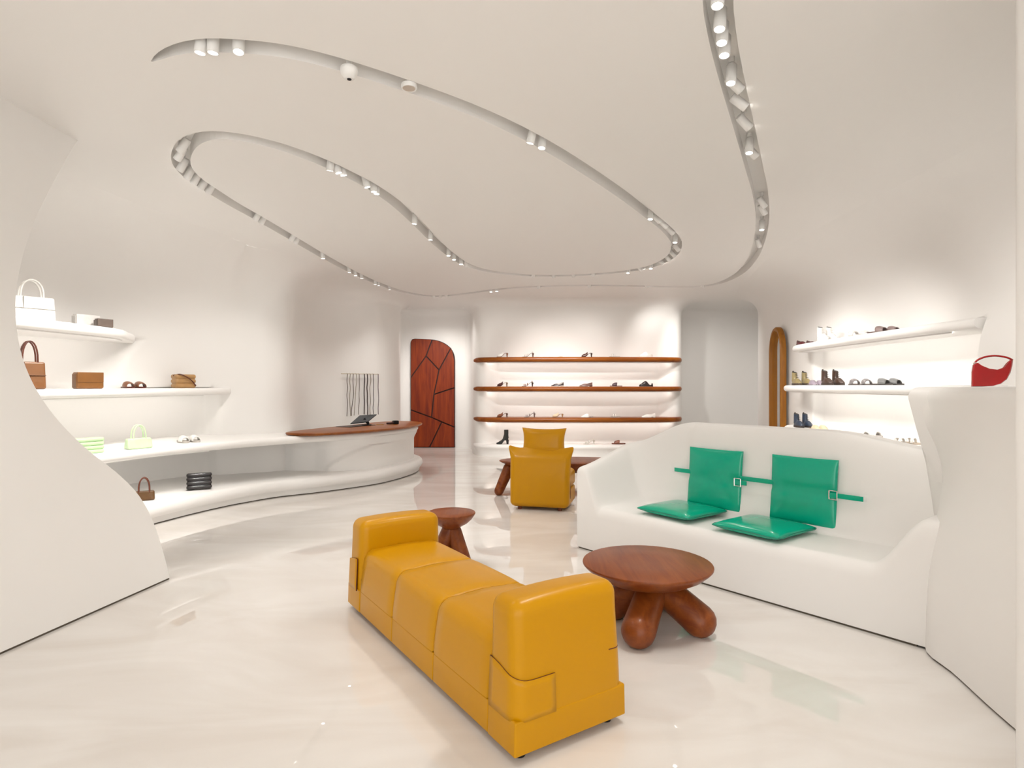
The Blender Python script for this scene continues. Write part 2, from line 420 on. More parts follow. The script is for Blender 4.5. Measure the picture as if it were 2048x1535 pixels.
# ------------------------------------------------------------------ left display shelves, platform, desk
def along(pts, n=60):
    P = [Vector((*p, 0)) for p in pts]; c = resample(cr(P, 10), 0.01); L = len(c) - 1
    return [c[round(k * L / n)] for k in range(n + 1)]
def wall_back(front, push=0.22, imax=None):
    """for each front point the nearest point of the wall line, pushed into the wall"""
    out = []; last = 0
    for f_ in front:
        rng = range(0, I_LB) if f_.x < 0 else range(I_BR, NW)
        i = min(rng, key=lambda k: (wall_line[k].to_2d() - f_.to_2d()).length)
        out.append(wall_line[i].to_2d() - norms[i] * push)
    return out
LED = mat('led_strip', (1, 0.97, 0.92), 0.5, emit=LED_L)
def led(shelf, front, back, z0, i0=0, i1=None, set_=0.09):
    i1 = i1 or len(front) - 1; A_, B_ = [], []
    for k in range(i0, i1 + 1):
        f_, b_ = Vector(front[k][:2]), Vector(back[k][:2]); d = (b_ - f_).normalized(); A_.append((f_ + d * set_, d))
    pr = [[Vector((*(p + d * u), z)) for (u, z) in ((0, z0 + 0.004), (0, z0 - 0.013), (0.012, z0 - 0.013), (0.012, z0 + 0.004))] for p, d in A_]
    mk('led_profile', loft(pr), LAMPW, shelf)
    V_, F_ = [], []
    for p, d in A_: V_ += [Vector((*(p + d * 0.0125), z0 - 0.0005)), Vector((*(p + d * 0.0125), z0 - 0.0125))]
    for k in range(len(A_) - 1): F_.append((2 * k, 2 * k + 1, 2 * k + 3, 2 * k + 2))
    mk('led_strip', (V_, F_), LED, shelf, smooth=False, recalc=False)
f1 = along([(-4.15, 3.4), (-4.08, 4.6), (-4.0, 5.3), (-3.94, 5.85), (-3.96, 6.12), (-4.08, 6.4), (-4.2, 6.68), (-4.34, 6.9)])
led_o = mk('wall_shelf', shelf_vf(f1, wall_back(f1), 1.83, 1.92), PLASTER); led(led_o, f1, wall_back(f1), 1.83, 4, 50)
tag(led_o, 'topmost white plaster shelf of the bag wall, ending in a swoop', 'shelf')
f2 = along([(-4.12, 3.4), (-4.02, 4.8), (-3.97, 5.6), (-3.9, 6.3), (-3.79, 6.9), (-3.66, 7.3), (-3.6, 7.55), (-3.62, 7.72), (-3.66, 7.8)])
led_o = mk('wall_shelf', shelf_vf(f2, wall_back(f2), 1.235, 1.315), PLASTER); led(led_o, f2, wall_back(f2), 1.235, 4, 52)
tag(led_o, 'second white plaster shelf of the bag wall, at eye level', 'shelf')
f3 = along([(-3.98, 3.4), (-3.9, 4.6), (-3.76, 5.5), (-3.55, 6.2), (-3.28, 6.68), (-2.95, 7.15), (-2.56, 7.55), (-2.2, 7.88), (-1.92, 8.25), (-1.68, 8.7), (-1.55, 9.1), (-1.5, 9.45), (-1.53, 9.75), (-1.66, 9.98), (-1.85, 10.1)], 90)
INNER = along([(-3.06, 8.12), (-2.82, 8.4), (-2.6, 8.75), (-2.42, 9.15), (-2.27, 9.6), (-2.1, 9.92), (-1.95, 10.08)], 40)
def desk_back(front):
    wb = wall_back(front, 0.2); j0 = next(k for k, p in enumerate(front) if p.x > -2.72); n_ = len(front) - 1
    return [wb[k] if k < j0 else INNER[round(40 * (k - j0) / (n_ - j0))].to_2d() for k in range(n_ + 1)]
b3 = desk_back(f3)
led_o = mk('wall_shelf', shelf_vf(f3, b3, 0.625, 0.715), PLASTER); led(led_o, f3, b3, 0.625, 4, 40)
tag(led_o, 'long lower white shelf running from the bag wall into the desk', 'shelf')
fp = along([(-3.85, 3.4), (-3.72, 4.6), (-3.43, 5.75), (-3.19, 6.5), (-2.85, 7.1), (-2.38, 7.5), (-1.85, 8.06), (-1.62, 8.5), (-1.47, 9.0), (-1.42, 9.4), (-1.46, 9.75), (-1.62, 10.05), (-1.85, 10.2)], 90)
bp_ = desk_back(fp)
tag(mk('display_platform', shelf_vf(fp, bp_, 0.012, 0.205, 0.075, base=(0.055, 0.012)), PLASTER), 'lowest white curved plinth of the bag wall, standing on the floor', 'platform')
fg = [f_.to_2d() + (Vector(b_) - f_.to_2d()).normalized() * 0.075 for f_, b_ in zip(fp, bp_)]
gl = mk('gap_shade_platform', loft([[Vector((*f_, 0.0)), Vector((*f_, 0.013)), Vector((*Vector(f_).lerp(Vector(b_), 0.3), 0.013)), Vector((*Vector(f_).lerp(Vector(b_), 0.3), 0.0))] for f_, b_ in zip(fg, bp_)]), GAP)  # dark band in place of the shade below the platform nose
struct(gl, 'dark strip painted as the shade gap under the curved left plinth', 'shadow gap')

# desk body between plinth and shelf
db = along([(-3.1, 8.12), (-2.9, 8.04), (-2.66, 8.05), (-2.55, 8.02), (-2.38, 8.0), (-2.15, 8.12), (-1.92, 8.36), (-1.72, 8.75), (-1.60, 9.15), (-1.56, 9.45), (-1.60, 9.75), (-1.72, 9.95), (-1.95, 10.02), (-2.12, 9.88), (-2.3, 9.5), (-2.5, 8.95), (-2.75, 8.52), (-2.98, 8.25)], 140)
nz = 26; V, Fc = [], []
dn = []
for i, p in enumerate(db):
    t = (db[min(i + 1, 140)] - db[max(i - 1, 0)]).to_2d().normalized(); dn.append(Vector((t.y, -t.x)))
Ld = [0]
for a, b in zip(db, db[1:]): Ld.append(Ld[-1] + (b - a).length)
for i, p in enumerate(db):
    s = Ld[i] / Ld[-1]
    px = CX + F * p.x / p.y
    vis = s < 0.42
    za = 0.2 + 0.33 * max(0.0, min(1.0, (px - 652) / 90)) ** 0.55 if vis else 0.53
    for k in range(nz + 1):
        z = lerp(0.19, 0.64, k / nz)
        d = 0.035 * (1 - sstep(za - 0.012, za + 0.012, z)) * (1 - 0.75 * sstep(720, 815, px)) * (1 if px > 650 and vis else 0)
        d += 0.05 * sstep(0.5, 0.64, z) - 0.0
        q = p.to_2d() + dn[i] * d; V.append((q.x, q.y, z))
for i in range(140):
    for k in range(nz): Fc.append((i * (nz + 1) + k, i * (nz + 1) + k + 1, (i + 1) * (nz + 1) + k + 1, (i + 1) * (nz + 1) + k))
desk = thing('cash_desk', 'white plaster cash desk with a wooden blade-shaped top', 'desk', (-2.0, 8.9, 0.2))
o = mk('desk_body', shift((V, Fc), (2.0, -8.9, -0.2)), PLASTER, desk)
top_pts = [(-2.88, 7.62), (-2.68, 7.47), (-2.42, 7.47), (-2.12, 7.72), (-1.85, 8.05), (-1.6, 8.5), (-1.45, 8.95), (-1.41, 9.4), (-1.5, 9.8), (-1.7, 10.02), (-1.98, 10.02), (-2.2, 9.75), (-2.33, 9.35), (-2.48, 8.9), (-2.68, 8.42), (-2.84, 7.95)]
tp = [v.to_2d() for v in cr([Vector((*p, 0)) for p in top_pts], 6, True)]
cen = Vector((-2.0, 8.75))
secs = []
for (z, ins) in ((0.716, 0.06), (0.717, 0.03), (0.728, 0.008), (0.742, 0.0), (0.75, 0.006), (0.754, 0.02)):
    ring_ = []
    for i, p in enumerate(tp):
        t = (tp[(i + 1) % len(tp)] - tp[i - 1]).normalized(); n = Vector((-t.y, t.x)); q = p + n * ins; ring_.append(Vector((q.x + 2.0, q.y - 8.9, z - 0.2)))
    secs.append(ring_)
o = mk('wooden_top', loft(secs), WOOD_S, desk); o['label'] = 'walnut blade-shaped worktop'

# things on the desk
ds = thing('tablet_terminal', 'black tilted tablet terminal on a stand on the wooden desk top', 'tablet', (-2.16, 8.92, 0.7595))
L0 = Vector(ds.location)
c4 = [at(700.7, 846.5, 8.72), at(719.5, 830, 8.95), at(753.5, 828, 9.1), at(735.6, 842.5, 8.86)]
nrm = (c4[1] - c4[0]).cross(c4[3] - c4[0]).normalized()
def slab(c4, n, th, off=0.0):
    a = [v + n * off for v in c4]; b = [v + n * (off + th) for v in c4]
    return [v - L0 for v in a + b], [(0, 1, 2, 3), (7, 6, 5, 4)] + [(i, (i + 1) % 4, 4 + (i + 1) % 4, 4 + i) for i in range(4)]
mk('screen_body', slab(c4, nrm, 0.014), BLACKP, ds, smooth=False)
ctr = sum(c4, Vector()) / 4
ins = [v.lerp(ctr, 0.08) for v in c4]
mk('screen_glass', slab(ins, nrm, 0.002, 0.0135), mat('screen_glass', (0.004, 0.004, 0.005), 0.45, 0.1), ds, smooth=False)
mk('stand', tube([ctr - L0 + nrm * 0.005, Vector((0.02, 0.0, 0.03)), Vector((0.02, 0.0, 0.005))], 0.022, 10), BLACKP, ds)
mk('stand_foot', lathe([(0.07, 0), (0.075, 0.004), (0.07, 0.009), (0.02, 0.012)], 24), BLACKP, ds)
pad = thing('desk_mat', 'flat dark desk mat under the tablet terminal', 'desk mat', (-2.28, 8.78, 0.7542), R(63))
mk('mat_sheet', box(-0.28, 0.28, -0.12, 0.12, 0, 0.005, 0.002), mat('mat_dark', (0.035, 0.012, 0.008), 0.5), pad)
mk('mat_edge', join(box(-0.283, 0.283, -0.124, -0.118, 0, 0.006, 0.001), box(-0.283, 0.283, 0.118, 0.124, 0, 0.006, 0.001)), BLACKP, pad)
hs = thing('handheld_scanner', 'small dark handheld scanner lying near the tip of the wooden desk top', 'scanner', (-1.83, 9.15, 0.7545), R(40))
mk('scanner_head', rbox((0.045, 0.035, 0.028), 0.015, 1, None, (0.06, 0, 0.028)), BLACKP, hs)
mk('scanner_grip', tube([(0.04, 0, 0.026), (-0.02, 0, 0.016), (-0.09, 0, 0.018)], [0.02, 0.016, 0.014], 10), mat('grip_brown', (0.04, 0.008, 0.006), 0.5), hs)
pn = thing('pen', 'small tan pen lying beside the dark scanner on the desk', 'pen', (-1.98, 9.02, 0.7545), R(20))
mk('pen_barrel', tube([(-0.06, 0, 0.006), (0.05, 0, 0.006)], 0.006, 8), lea((0.45, 0.25, 0.08)), pn)
mk('pen_tip', tube([(0.05, 0, 0.006), (0.065, 0, 0.006)], [0.006, 0.0015], 8), METAL, pn)

# straps hanging on the wall behind the desk
rail = thing('strap_rail', 'thin pale rail fixed to the wall behind the desk', 'rail', (-2.65, 10.3, 1.54))
A = Vector((-2.88, 10.10, 1.54)); B = Vector((-2.40, 10.60, 1.545))
iA = lambda q: min(range(I_LB), key=lambda k: (wall_line[k].to_2d() - q).length)
railp = []
for k in range(13):
    q = A.lerp(B, k / 12); i = iA(q.to_2d()); w = wall_line[i].to_2d() + norms[i] * 0.05; railp.append(Vector((w.x, w.y, 1.545)))
mk('rail_bar', shift((tube(railp, 0.007, 8)), -Vector(rail.location)), mat('rail_cream', (0.62, 0.55, 0.44), 0.4), rail)
for k in (1, 11):
    i = iA(railp[k].to_2d()); w = wall_line[i].to_2d() - norms[i] * 0.01
    mk('rail_bracket', shift(tube([railp[k], (w.x, w.y, 1.545)], 0.006, 8), -Vector(rail.location)), mat('rail_cream2', (0.62, 0.55, 0.44), 0.4), rail)
scol = [(0.10, 0.07, 0.05), (0.30, 0.26, 0.20), (0.08, 0.05, 0.035), (0.34, 0.30, 0.24), (0.12, 0.09, 0.07), (0.035, 0.018, 0.014), (0.05, 0.028, 0.022), (0.22, 0.17, 0.12), (0.07, 0.06, 0.06), (0.06, 0.025, 0.04)]
snm = ['thin dark', 'pale beige', 'dark brown', 'pale grey-beige', 'dark split', 'widest near-black', 'black-brown', 'tan', 'charcoal', 'dark plum']
spos = ['first from the left', 'second from the left', 'third from the left', 'fourth from the left', 'fifth from the left', 'fifth from the right', 'fourth from the right', 'third from the right', 'second from the right', 'last on the right']
for k in range(10):
    t = 1.4 + k * 10.4 / 9; j = int(t); q = railp[j].lerp(railp[min(j + 1, 12)], t - j)
    i = iA(q.to_2d()); n = norms[i].to_3d(); tg = Vector((-norms[i].y, norms[i].x, 0))
    q = q + n * 0.012
    ln = [0.72, 0.72, 0.715, 0.71, 0.70, 0.70, 0.71, 0.71, 0.70, 0.71][k]
    th = thing('hanging_strap', '%s leather strap hanging from the wall rail, %s' % (snm[k], spos[k]), 'strap', tuple(q), 0, 'straps on the wall rail')
    wv = [tg * (random.uniform(-0.012, 0.012) + (-0.05 if k in (2, 3) else 0) * (u / 6) ** 3) for u in range(7)]
    pth = [Vector((0, 0, -ln * u / 6)) + wv[u] * (0 if u == 0 else 1) for u in range(7)]
    pth = resample(cr(pth, 4), 0.03)
    mk('strap', tube(pth, (0.009 if k in (5, 6) else 0.006), 6), lea(scol[k]), th)
    mk('hook', tube([Vector((0, 0, -0.012)), Vector((0, 0, 0.004)), -n * 0.016 + Vector((0, 0, 0.012)), -n * 0.022 + Vector((0, 0, -0.002))], 0.0035, 6), METAL, th)

# ------------------------------------------------------------------ column shelves
fc = along([(-0.775, 12.0), (-0.745, 11.78), (-0.62, 11.5), (-0.3, 11.35), (0.3, 11.29), (1.3, 11.26), (2.3, 11.29), (2.9, 11.35), (3.21, 11.5), (3.335, 11.78), (3.365, 12.0)], 72)
bc = [Vector((max(-0.45, min(3.05, p.x)), 11.86 if -0.5 < p.x < 3.1 else 12.0)) for p in fc]
for (z0, z1, nm) in ((1.79, 1.885, 'topmost'), (1.235, 1.325, 'middle'), (0.648, 0.738, 'lowest')):
    led_o = mk('wooden_shelf', shelf_vf(fc, bc, z0, z1, 0.045), WOOD_S); led(led_o, fc, bc, z0, 10, 62, 0.10)
    tag(led_o, '%s wooden shoe shelf wrapped around the white column' % nm, 'shelf', 'wooden shelves on the column')
fcp = [Vector((p.x, p.y - 0.02, 0)) for p in fc]
tag(mk('display_platform', shelf_vf(fcp, bc, 0.0, 0.225, 0.05, base=(0.035, 0.0)), PLASTER), 'white plaster plinth at the foot of the column below the wooden shelves', 'platform')

# ------------------------------------------------------------------ right display shelves
fr1 = along([(4.5, 8.85), (4.25, 8.84), (4.08, 8.72), (3.99, 8.45), (3.93, 7.9), (3.88, 7.0), (3.86, 6.2), (3.85, 5.6), (3.86, 5.3), (3.87, 5.15), (3.88, 5.04)])
br1 = [Vector((4.55, p.y)) for p in fr1]
led_o = mk('wall_shelf', shelf_vf(fr1, br1, 1.83, 1.92), PLASTER); led(led_o, fr1, br1, 1.83, 9, 55)
tag(led_o, 'topmost white plaster shelf of the shoe wall on the right', 'shelf')
fr2 = along([(4.5, 9.05), (4.22, 9.03), (4.06, 8.94), (3.99, 8.75), (3.95, 8.2), (3.92, 7.2), (3.9, 6.2), (3.88, 5.4), (3.86, 4.9), (3.8, 4.7)])
br2 = [Vector((4.55, p.y)) for p in fr2]
led_o = mk('wall_shelf', shelf_vf(fr2, br2, 1.26, 1.35), PLASTER); led(led_o, fr2, br2, 1.26, 9, 55)
tag(led_o, 'middle white plaster shelf of the shoe wall, at eye level', 'shelf')
fr3 = along([(4.5, 9.05), (4.22, 9.03), (4.06, 8.94), (3.98, 8.75), (3.9, 8.2), (3.82, 7.2), (3.75, 6.2), (3.68, 5.4), (3.6, 4.6)])
br3 = [Vector((4.55, p.y)) for p in fr3]
tag(mk('wall_shelf', shelf_vf(fr3, br3, 0.64, 0.76), PLASTER), 'lowest white plaster shelf of the shoe wall, behind the bench', 'shelf')

# ------------------------------------------------------------------ built-in bench and counter mass
BO = Vector((0.542, 5.0, 0)); BR = math.atan2(-0.776, 0.63)
bench = thing('built_in_bench', 'white sculpted plaster bench with curved back holding the green cushions', 'bench', BO, BR)
us = [0.0, 0.0, 0.006, 0.018, 0.036] + [0.06 + 0.03 * k for k in range(12)] + [0.41 + 0.0125 * k for k in range(24)] + [0.72, 0.75, 0.78, 0.81, 0.83, 0.845, 0.855, 0.86, 0.86]
vs = [0.0, 0.0, 0.006, 0.018, 0.035, 0.055] + [0.07 + 0.0125 * k for k in range(16)] + [0.30 + 0.04 * k for k in range(48)] + [2.2 + 0.02 * k for k in range(22)]
def bench_z(u, v):
    seat = 0.365 - 0.035 * max(0, 1 - u / 0.05) ** 2 + 0.012 * sstep(1.2, 2.3, v)
    rim_a = lerp(0.67, 0.84, sstep(-0.1, 0.75, u))
    rim_b = 0.84 + 0.20 * sstep(0.0, 0.62, v) - 0.10 * sstep(1.7, 2.5, v)
    k = sstep(0.45, 0.74, u); rim = lerp(rim_a, rim_b, k) if v < 0.7 else rim_b
    arm = 1 - sstep(0.07, 0.24 + 0.10 * (u / 0.7), v)
    back = sstep(0.50, 0.665, u) ** 0.75
    armr = sstep(2.22, 2.50, v)
    h = max(0.0, 1 - (1 - arm) * (1 - back))
    z = seat + (rim - seat) * h
    z = z + (0.72 - 0.365) * armr * (1 - h) * 0.8
    ed = min(u, 0.86 - u, v if v < 1 else 1)
    rr = 0.045
    if ed < rr: z -= rr - math.sqrt(max(0, rr * rr - (rr - ed) ** 2))
    return z
V, Fc = [], []; nu, nv = len(us), len(vs)
for j, v in enumerate(vs):
    for i, u in enumerate(us):
        z = bench_z(u, v)
        if i == 0 or j == 0 or i == nu - 1: z = 0.012
        V.append((v, u, z))
for j in range(nv - 1):
    for i in range(nu - 1): Fc.append((j * nu + i, j * nu + i + 1, (j + 1) * nu + i + 1, (j + 1) * nu + i))
bm_o = mk('bench_body', (V, Fc), PLASTER, bench)
try: bm_o.data.set_sharp_from_angle(angle=R(75))
except Exception: pass
mk('plinth', box(0.012, 2.45, 0.008, 0.85, 0, 0.0125, 0.0005), GAP, bench)  # dark slab painted as the shade in the gap under the bench

LV = {0.012: [(4.4, 5.0), (2.75, 3.75), (2.40, 3.38), (2.10, 3.05), (2.05, 2.78), (1.965, 2.365), (1.85, 1.6), (1.8, 1.0)],
      0.36: [(4.4, 5.0), (2.75, 3.75), (2.42, 3.40), (2.12, 3.06), (2.06, 2.78), (1.975, 2.365), (1.86, 1.6), (1.81, 1.0)],
      0.60: [(4.4, 5.0), (2.66, 3.68), (2.42, 3.40), (2.17, 3.08), (2.085, 2.78), (2.0, 2.36), (1.88, 1.6), (1.83, 1.0)],
      0.85: [(4.4, 5.0), (2.56, 3.62), (2.44, 3.40), (2.25, 3.10), (2.13, 2.78), (2.03, 2.35), (1.91, 1.6), (1.86, 1.0)],
      1.10: [(4.4, 5.05), (2.50, 3.62), (2.40, 3.42), (2.26, 3.12), (2.15, 2.78), (2.05, 2.35), (1.93, 1.6), (1.88, 1.0)],
      1.29: [(4.4, 5.1), (2.46, 3.64), (2.37, 3.43), (2.26, 3.13), (2.15, 2.78), (2.05, 2.35), (1.93, 1.6), (1.88, 1.0)]}
def lv(z):
    ks = sorted(LV)
    vals = cr([Vector((k, *[c for p in LV[k] for c in p])) for k in ks], 12)
    v = min(vals, key=lambda q: abs(q[0] - z)); return [Vector((v[1 + 2 * i], v[2 + 2 * i], 0)) for i in range(8)]
secs = []
for z, ins in [(0.012, 0), (0.1, 0), (0.2, 0), (0.3, 0), (0.4, 0), (0.5, 0), (0.6, 0), (0.7, 0), (0.8, 0), (0.9, 0), (1.0, 0), (1.1, 0), (1.2, 0), (1.27, 0), (1.29, 0.002), (1.31, 0.009), (1.325, 0.02), (1.335, 0.036), (1.34, 0.055)]:
    c = resample(cr(lv(min(z, 1.29)), 10), 0.01); L = len(c) - 1
    c = [c[round(k * L / 70)] for k in range(71)]; s = []
    for i, p in enumerate(c):
        t = (c[min(i + 1, 70)] - c[max(i - 1, 0)]).normalized(); n = Vector((-t.y, t.x, 0)); q = p + n * ins; s.append(Vector((q.x, q.y, z)))
    s.append(Vector((4.4, 1.0, z))); secs.append(s)
cm = thing('plaster_counter', 'tall white sculpted plaster counter at the right, carrying the red bag', 'counter', (2.1, 2.6, 0))
cmo = mk('counter_body', shift(loft(secs), (-2.1, -2.6, 0)), PLASTER, cm)
mk('plinth', shift(prism([(p.x + 0.010, p.y) for p in secs[0]], 0, 0.0125), (-2.1, -2.6, 0)), GAP, cm)  # dark layer that draws the shade at the counter's foot

# ------------------------------------------------------------------ green cushions
def pillow(w, h, t, n=14, pinch=0.10, edge=0.18):
    V, Fc = [], []
    for s in (1, -1):
        for i in range(n + 1):
            for j in range(n + 1):
                a, b = -math.cos(math.pi * i / n), -math.cos(math.pi * j / n)
                prof = (max(0, 1 - abs(a) ** 4) * max(0, 1 - abs(b) ** 4)) ** 0.5
                pa = 1 - pinch * (1 - a * a) * abs(b) ** 3 * 0.0
                x = a * w / 2 * (1 - pinch * (1 - b * b) * abs(a) ** 2); y = b * h / 2 * (1 - pinch * (1 - a * a) * abs(b) ** 2)
                V.append(Vector((x, y, s * t / 2 * (edge + (1 - edge) * prof))))
    N = n + 1
    for s in (0, 1):
        o = s * N * N
        for i in range(n):
            for j in range(n):
                q = (o + i * N + j, o + (i + 1) * N + j, o + (i + 1) * N + j + 1, o + i * N + j + 1); Fc.append(q if s == 0 else tuple(reversed(q)))
    per = [(i, 0) for i in range(n)] + [(n, j) for j in range(n)] + [(i, n) for i in range(n, 0, -1)] + [(0, j) for j in range(n, 0, -1)]
    for k in range(len(per)):
        a, b = per[k], per[(k + 1) % len(per)]
        Fc.append((a[0] * N + a[1], N * N + a[0] * N + a[1], N * N + b[0] * N + b[1], b[0] * N + b[1]))
    return V, Fc
for k, (v0, lab) in enumerate(((0.72, 'left'), (1.62, 'right'))):
    pass
def loc2w(v, u, z):
    c, s = math.cos(BR), math.sin(BR); return Vector((BO.x + v * c - u * s, BO.y + v * s + u * c, z))
for k, (v, u, lab) in enumerate(((0.815, 0.300, 'the left one'), (1.485, 0.262, 'the right one'))):
    t = thing('seat_cushion', 'glossy green cushion lying flat on the white bench, %s' % lab, 'cushion', loc2w(v, u, 0.370), BR + R(-3), 'green bench seat cushions')
    mk('cushion_pad', shift(pillow(0.47, 0.46, 0.075, 14, 0.03, 0.12), (0, 0, 0.038)), GREEN, t)
    rim = [Vector((0.235 * a, 0.23 * b, 0.038)) for a, b in ((-1, -1), (0, -0.97), (1, -1), (0.97, 0), (1, 1), (0, 0.97), (-1, 1), (-0.97, 0))]
    mk('piping', tube(cr(rim, 4, True) + [rim[0]], 0.004, 6), lea((0.0, 0.22, 0.14)), t)
for k, (v0, v1, lab) in enumerate(((0.712, 1.165, 'left'), (1.392, 1.838, 'right'))):
    vc = (v0 + v1) / 2; w = v1 - v0; zc = 0.635
    lab2 = 'glossy green square back cushion hung against the bench back, %s' % ('the left one' if k == 0 else 'the right one')
    t = thing('back_cushion', lab2, 'cushion', loc2w(vc, 0.545, zc), BR, 'green back cushions')
    tilt = Matrix.Rotation(R(90 - 5), 4, 'X')
    hgt = 0.45
    vf = pillow(w, hgt, 0.06, 16, 0.015, 0.22)
    vf = ([Vector((p.x, p.y, p.z - 0.012 * math.exp(-((p.y - 0.0) / 0.02) ** 2) * (1 if p.z > 0 else 0))) for p in vf[0]], vf[1])
    mk('cushion_pad', xf(vf, tilt), GREEN, t)
    # strap tabs at mid height
    lo = -w / 2 - (0.13 if k == 0 else 0.235); hi = w / 2 + (0.0 if k == 0 else 0.17)
    z_ = 0.03
    mk('strap', box(lo, -w / 2 + 0.02, -0.014, -0.008, z_ - 0.016, z_ + 0.016, 0.002), GREEN, t)
    if k == 1: mk('strap', box(w / 2 - 0.04, hi, -0.040, -0.034, -0.016, 0.016, 0.002), GREEN, t)
    else: mk('strap', box(w / 2 - 0.04, w / 2 + 0.06, -0.040, -0.034, -0.016, 0.016, 0.002), GREEN, t)
    bx = w / 2 - 0.035
    bk = [Vector((bx, -0.042, -0.028)), Vector((bx + 0.05, -0.042, -0.028)), Vector((bx + 0.05, -0.042, 0.028)), Vector((bx, -0.042, 0.028))]
    mk('buckle', join(*[tube([bk[i], bk[(i + 1) % 4]], 0.0045, 8) for i in range(4)]), METAL, t)

# ------------------------------------------------------------------ mustard sofa
SA = math.atan2(0.5486, 0.836)
sofa = thing('leather_sofa', 'mustard yellow leather bench sofa with two low arms and three seat sections', 'sofa', (0.012, 2.125, 0), SA)
W = 0.52; ends = [0.0, 0.185, 0.663, 1.144, 1.628, 1.83]
mk('inner_core', box(0.010, W - 0.010, 0.03, 1.80, 0.05, 0.235, 0.02), LEATHER_EDGE, sofa)  # raw-edge colour also stands in for the shade inside the seam gaps
def ext(prof, y0, y1, e=0.008, nmid=5, bulge=0.0):
    """closed x-z profile swept along y with softly rolled ends"""
    cx = sum(p[0] for p in prof) / len(prof); cz = sum(p[1] for p in prof) / len(prof); secs = []
    stops = [(y0, 1.0), (y0 + e * 0.3, 0.45), (y0 + e, 0.1)] + [(lerp(y0 + e, y1 - e, k / (nmid + 1)), 0.0) for k in range(1, nmid + 1)] + [(y1 - e, 0.1), (y1 - e * 0.3, 0.45), (y1, 1.0)]
    for (y, t) in stops:
        u = (y - y0) / (y1 - y0) * 2 - 1; b = bulge * (1 - u ** 4); s_ = []
        for (x, z) in prof:
            d = Vector((x - cx, z - cz)); d = d.normalized(); s_.append(Vector((x - d.x * e * t, y, z - d.y * e * t + b * sstep(cz, cz + 0.12, z))))
        secs.append(s_)
    return loft(secs)
def seat_prof(w, z0, z1, r, lean):
    p = [(0, z0)]
    for k in range(5): p.append((lean * sstep(0, 4, k), lerp(z0, z1 - r, k / 4)))
    p = [(lean * (k / 4) ** 1.5, lerp(z0, z1 - r, k / 4)) for k in range(5)]
    for a in range(15, 90, 15): p.append((lean + r - r * math.cos(R(a)), z1 - r + r * math.sin(R(a))))
    for k in range(1, 6): x = lerp(lean + r, w / 2, k / 5); p.append((x, z1 + 0.008 * sstep(0, 1, k / 5)))
    left = p; right = [(w - x, z) for (x, z) in reversed(p[:-1])]
    return left + right
SP = seat_prof(W + 0.008, 0.158, 0.392, 0.07, 0.020)
for k in range(1, 4):
    mk('seat_section', shift(ext(SP, ends[k] + 0.003, ends[k + 1] - 0.003, 0.010, 6, 0.012), (-0.004, 0, 0)), LEATHER, sofa)
def arm_f(sgn_out):
    def f(q):
        t = sstep(-0.2, 0.25, q.z)
        q.x *= 1 - 0.03 * t
        q.y += -sgn_out * 0.022 * t * (1 if q.y * sgn_out > 0 else 0.1)
        q.z += 0.012 * t * (1 - (q.x / 0.27) ** 2)
        return q
    return f
mk('arm', rbox((W / 2 + 0.003, 0.098, 0.235), 0.05, (6, 3, 6), arm_f(-1), (W / 2, 0.094, 0.327)), LEATHER, sofa)
mk('arm', rbox((W / 2 + 0.003, 0.105, 0.228), 0.05, (6, 3, 6), arm_f(1), (W / 2, 1.83 - 0.101, 0.319)), LEATHER, sofa)
for k in range(5):
    y0, y1 = ends[k] + 0.002, ends[k + 1] - 0.002
    if k == 0: y0 = -0.006
    if k == 4: y1 = 1.836
    def f_b(q):
        q.x *= 1 + 0.012 * (1 - sstep(-0.06, 0.06, q.z)); return q
    mk('base_panel', rbox((W / 2 + (0.004 if k in (0, 4) else 0.001), (y1 - y0) / 2, 0.0625), 0.007 if k in (0, 4) else 0.006, (3, 3, 2), f_b, (W / 2, (y0 + y1) / 2, 0.0925)), LEATHER, sofa)
# wrapped corner flaps on both arms: a sheet folded round the corner
def flap(side, near, wd=0.175, ht=0.185, z0=0.148, th=0.006):
    P = []; sx = -1 if side == 0 else 1
    def pt(s, z):
        # s<0 along the long side, s>0 along the end
        off = 0.0095 - 0.006 * sstep(0.15, 0.33, z)
        rr = 0.05
        if s < -rr: x = -off; y = -s
        elif s > rr: x = s; y = -off
        else:
            a = (s + rr) / (2 * rr) * math.pi / 2; x = rr - (rr + off) * math.cos(a); y = rr - (rr + off) * math.sin(a)
        if side == 1: x = W - x
        if not near: y = 1.83 - y
        return Vector((x, y, z))
    s0, s1 = -0.17, wd if side == 0 else 0.07
    ss = [lerp(s0, -0.05, k / 4) for k in range(4)] + [lerp(-0.05, 0.05, k / 6) for k in range(7)] + [lerp(0.05, s1, k / 5) for k in range(1, 6)]
    zs = [z0 + ht * k / 6 for k in range(7)]
    V, Fc = [], []
    for s in ss:
        zt = z0 + ht - 0.045 * sstep(-0.17, 0.09, s)
        for k in range(7): V.append(pt(s, lerp(z0, zt, k / 6)))
    for i in range(len(ss) - 1):
        for k in range(6): Fc.append((i * 7 + k, i * 7 + k + 1, (i + 1) * 7 + k + 1, (i + 1) * 7 + k))
    o = mk('corner_flap', (V, Fc), LEATHER, sofa); o.data.materials.append(LEATHER_EDGE)
    md = o.modifiers.new('thick', 'SOLIDIFY'); md.thickness = 0.006; md.offset = -1 if (side == 0) == near else 1; md.material_offset_rim = 1
for near in (True, False): flap(0, near)
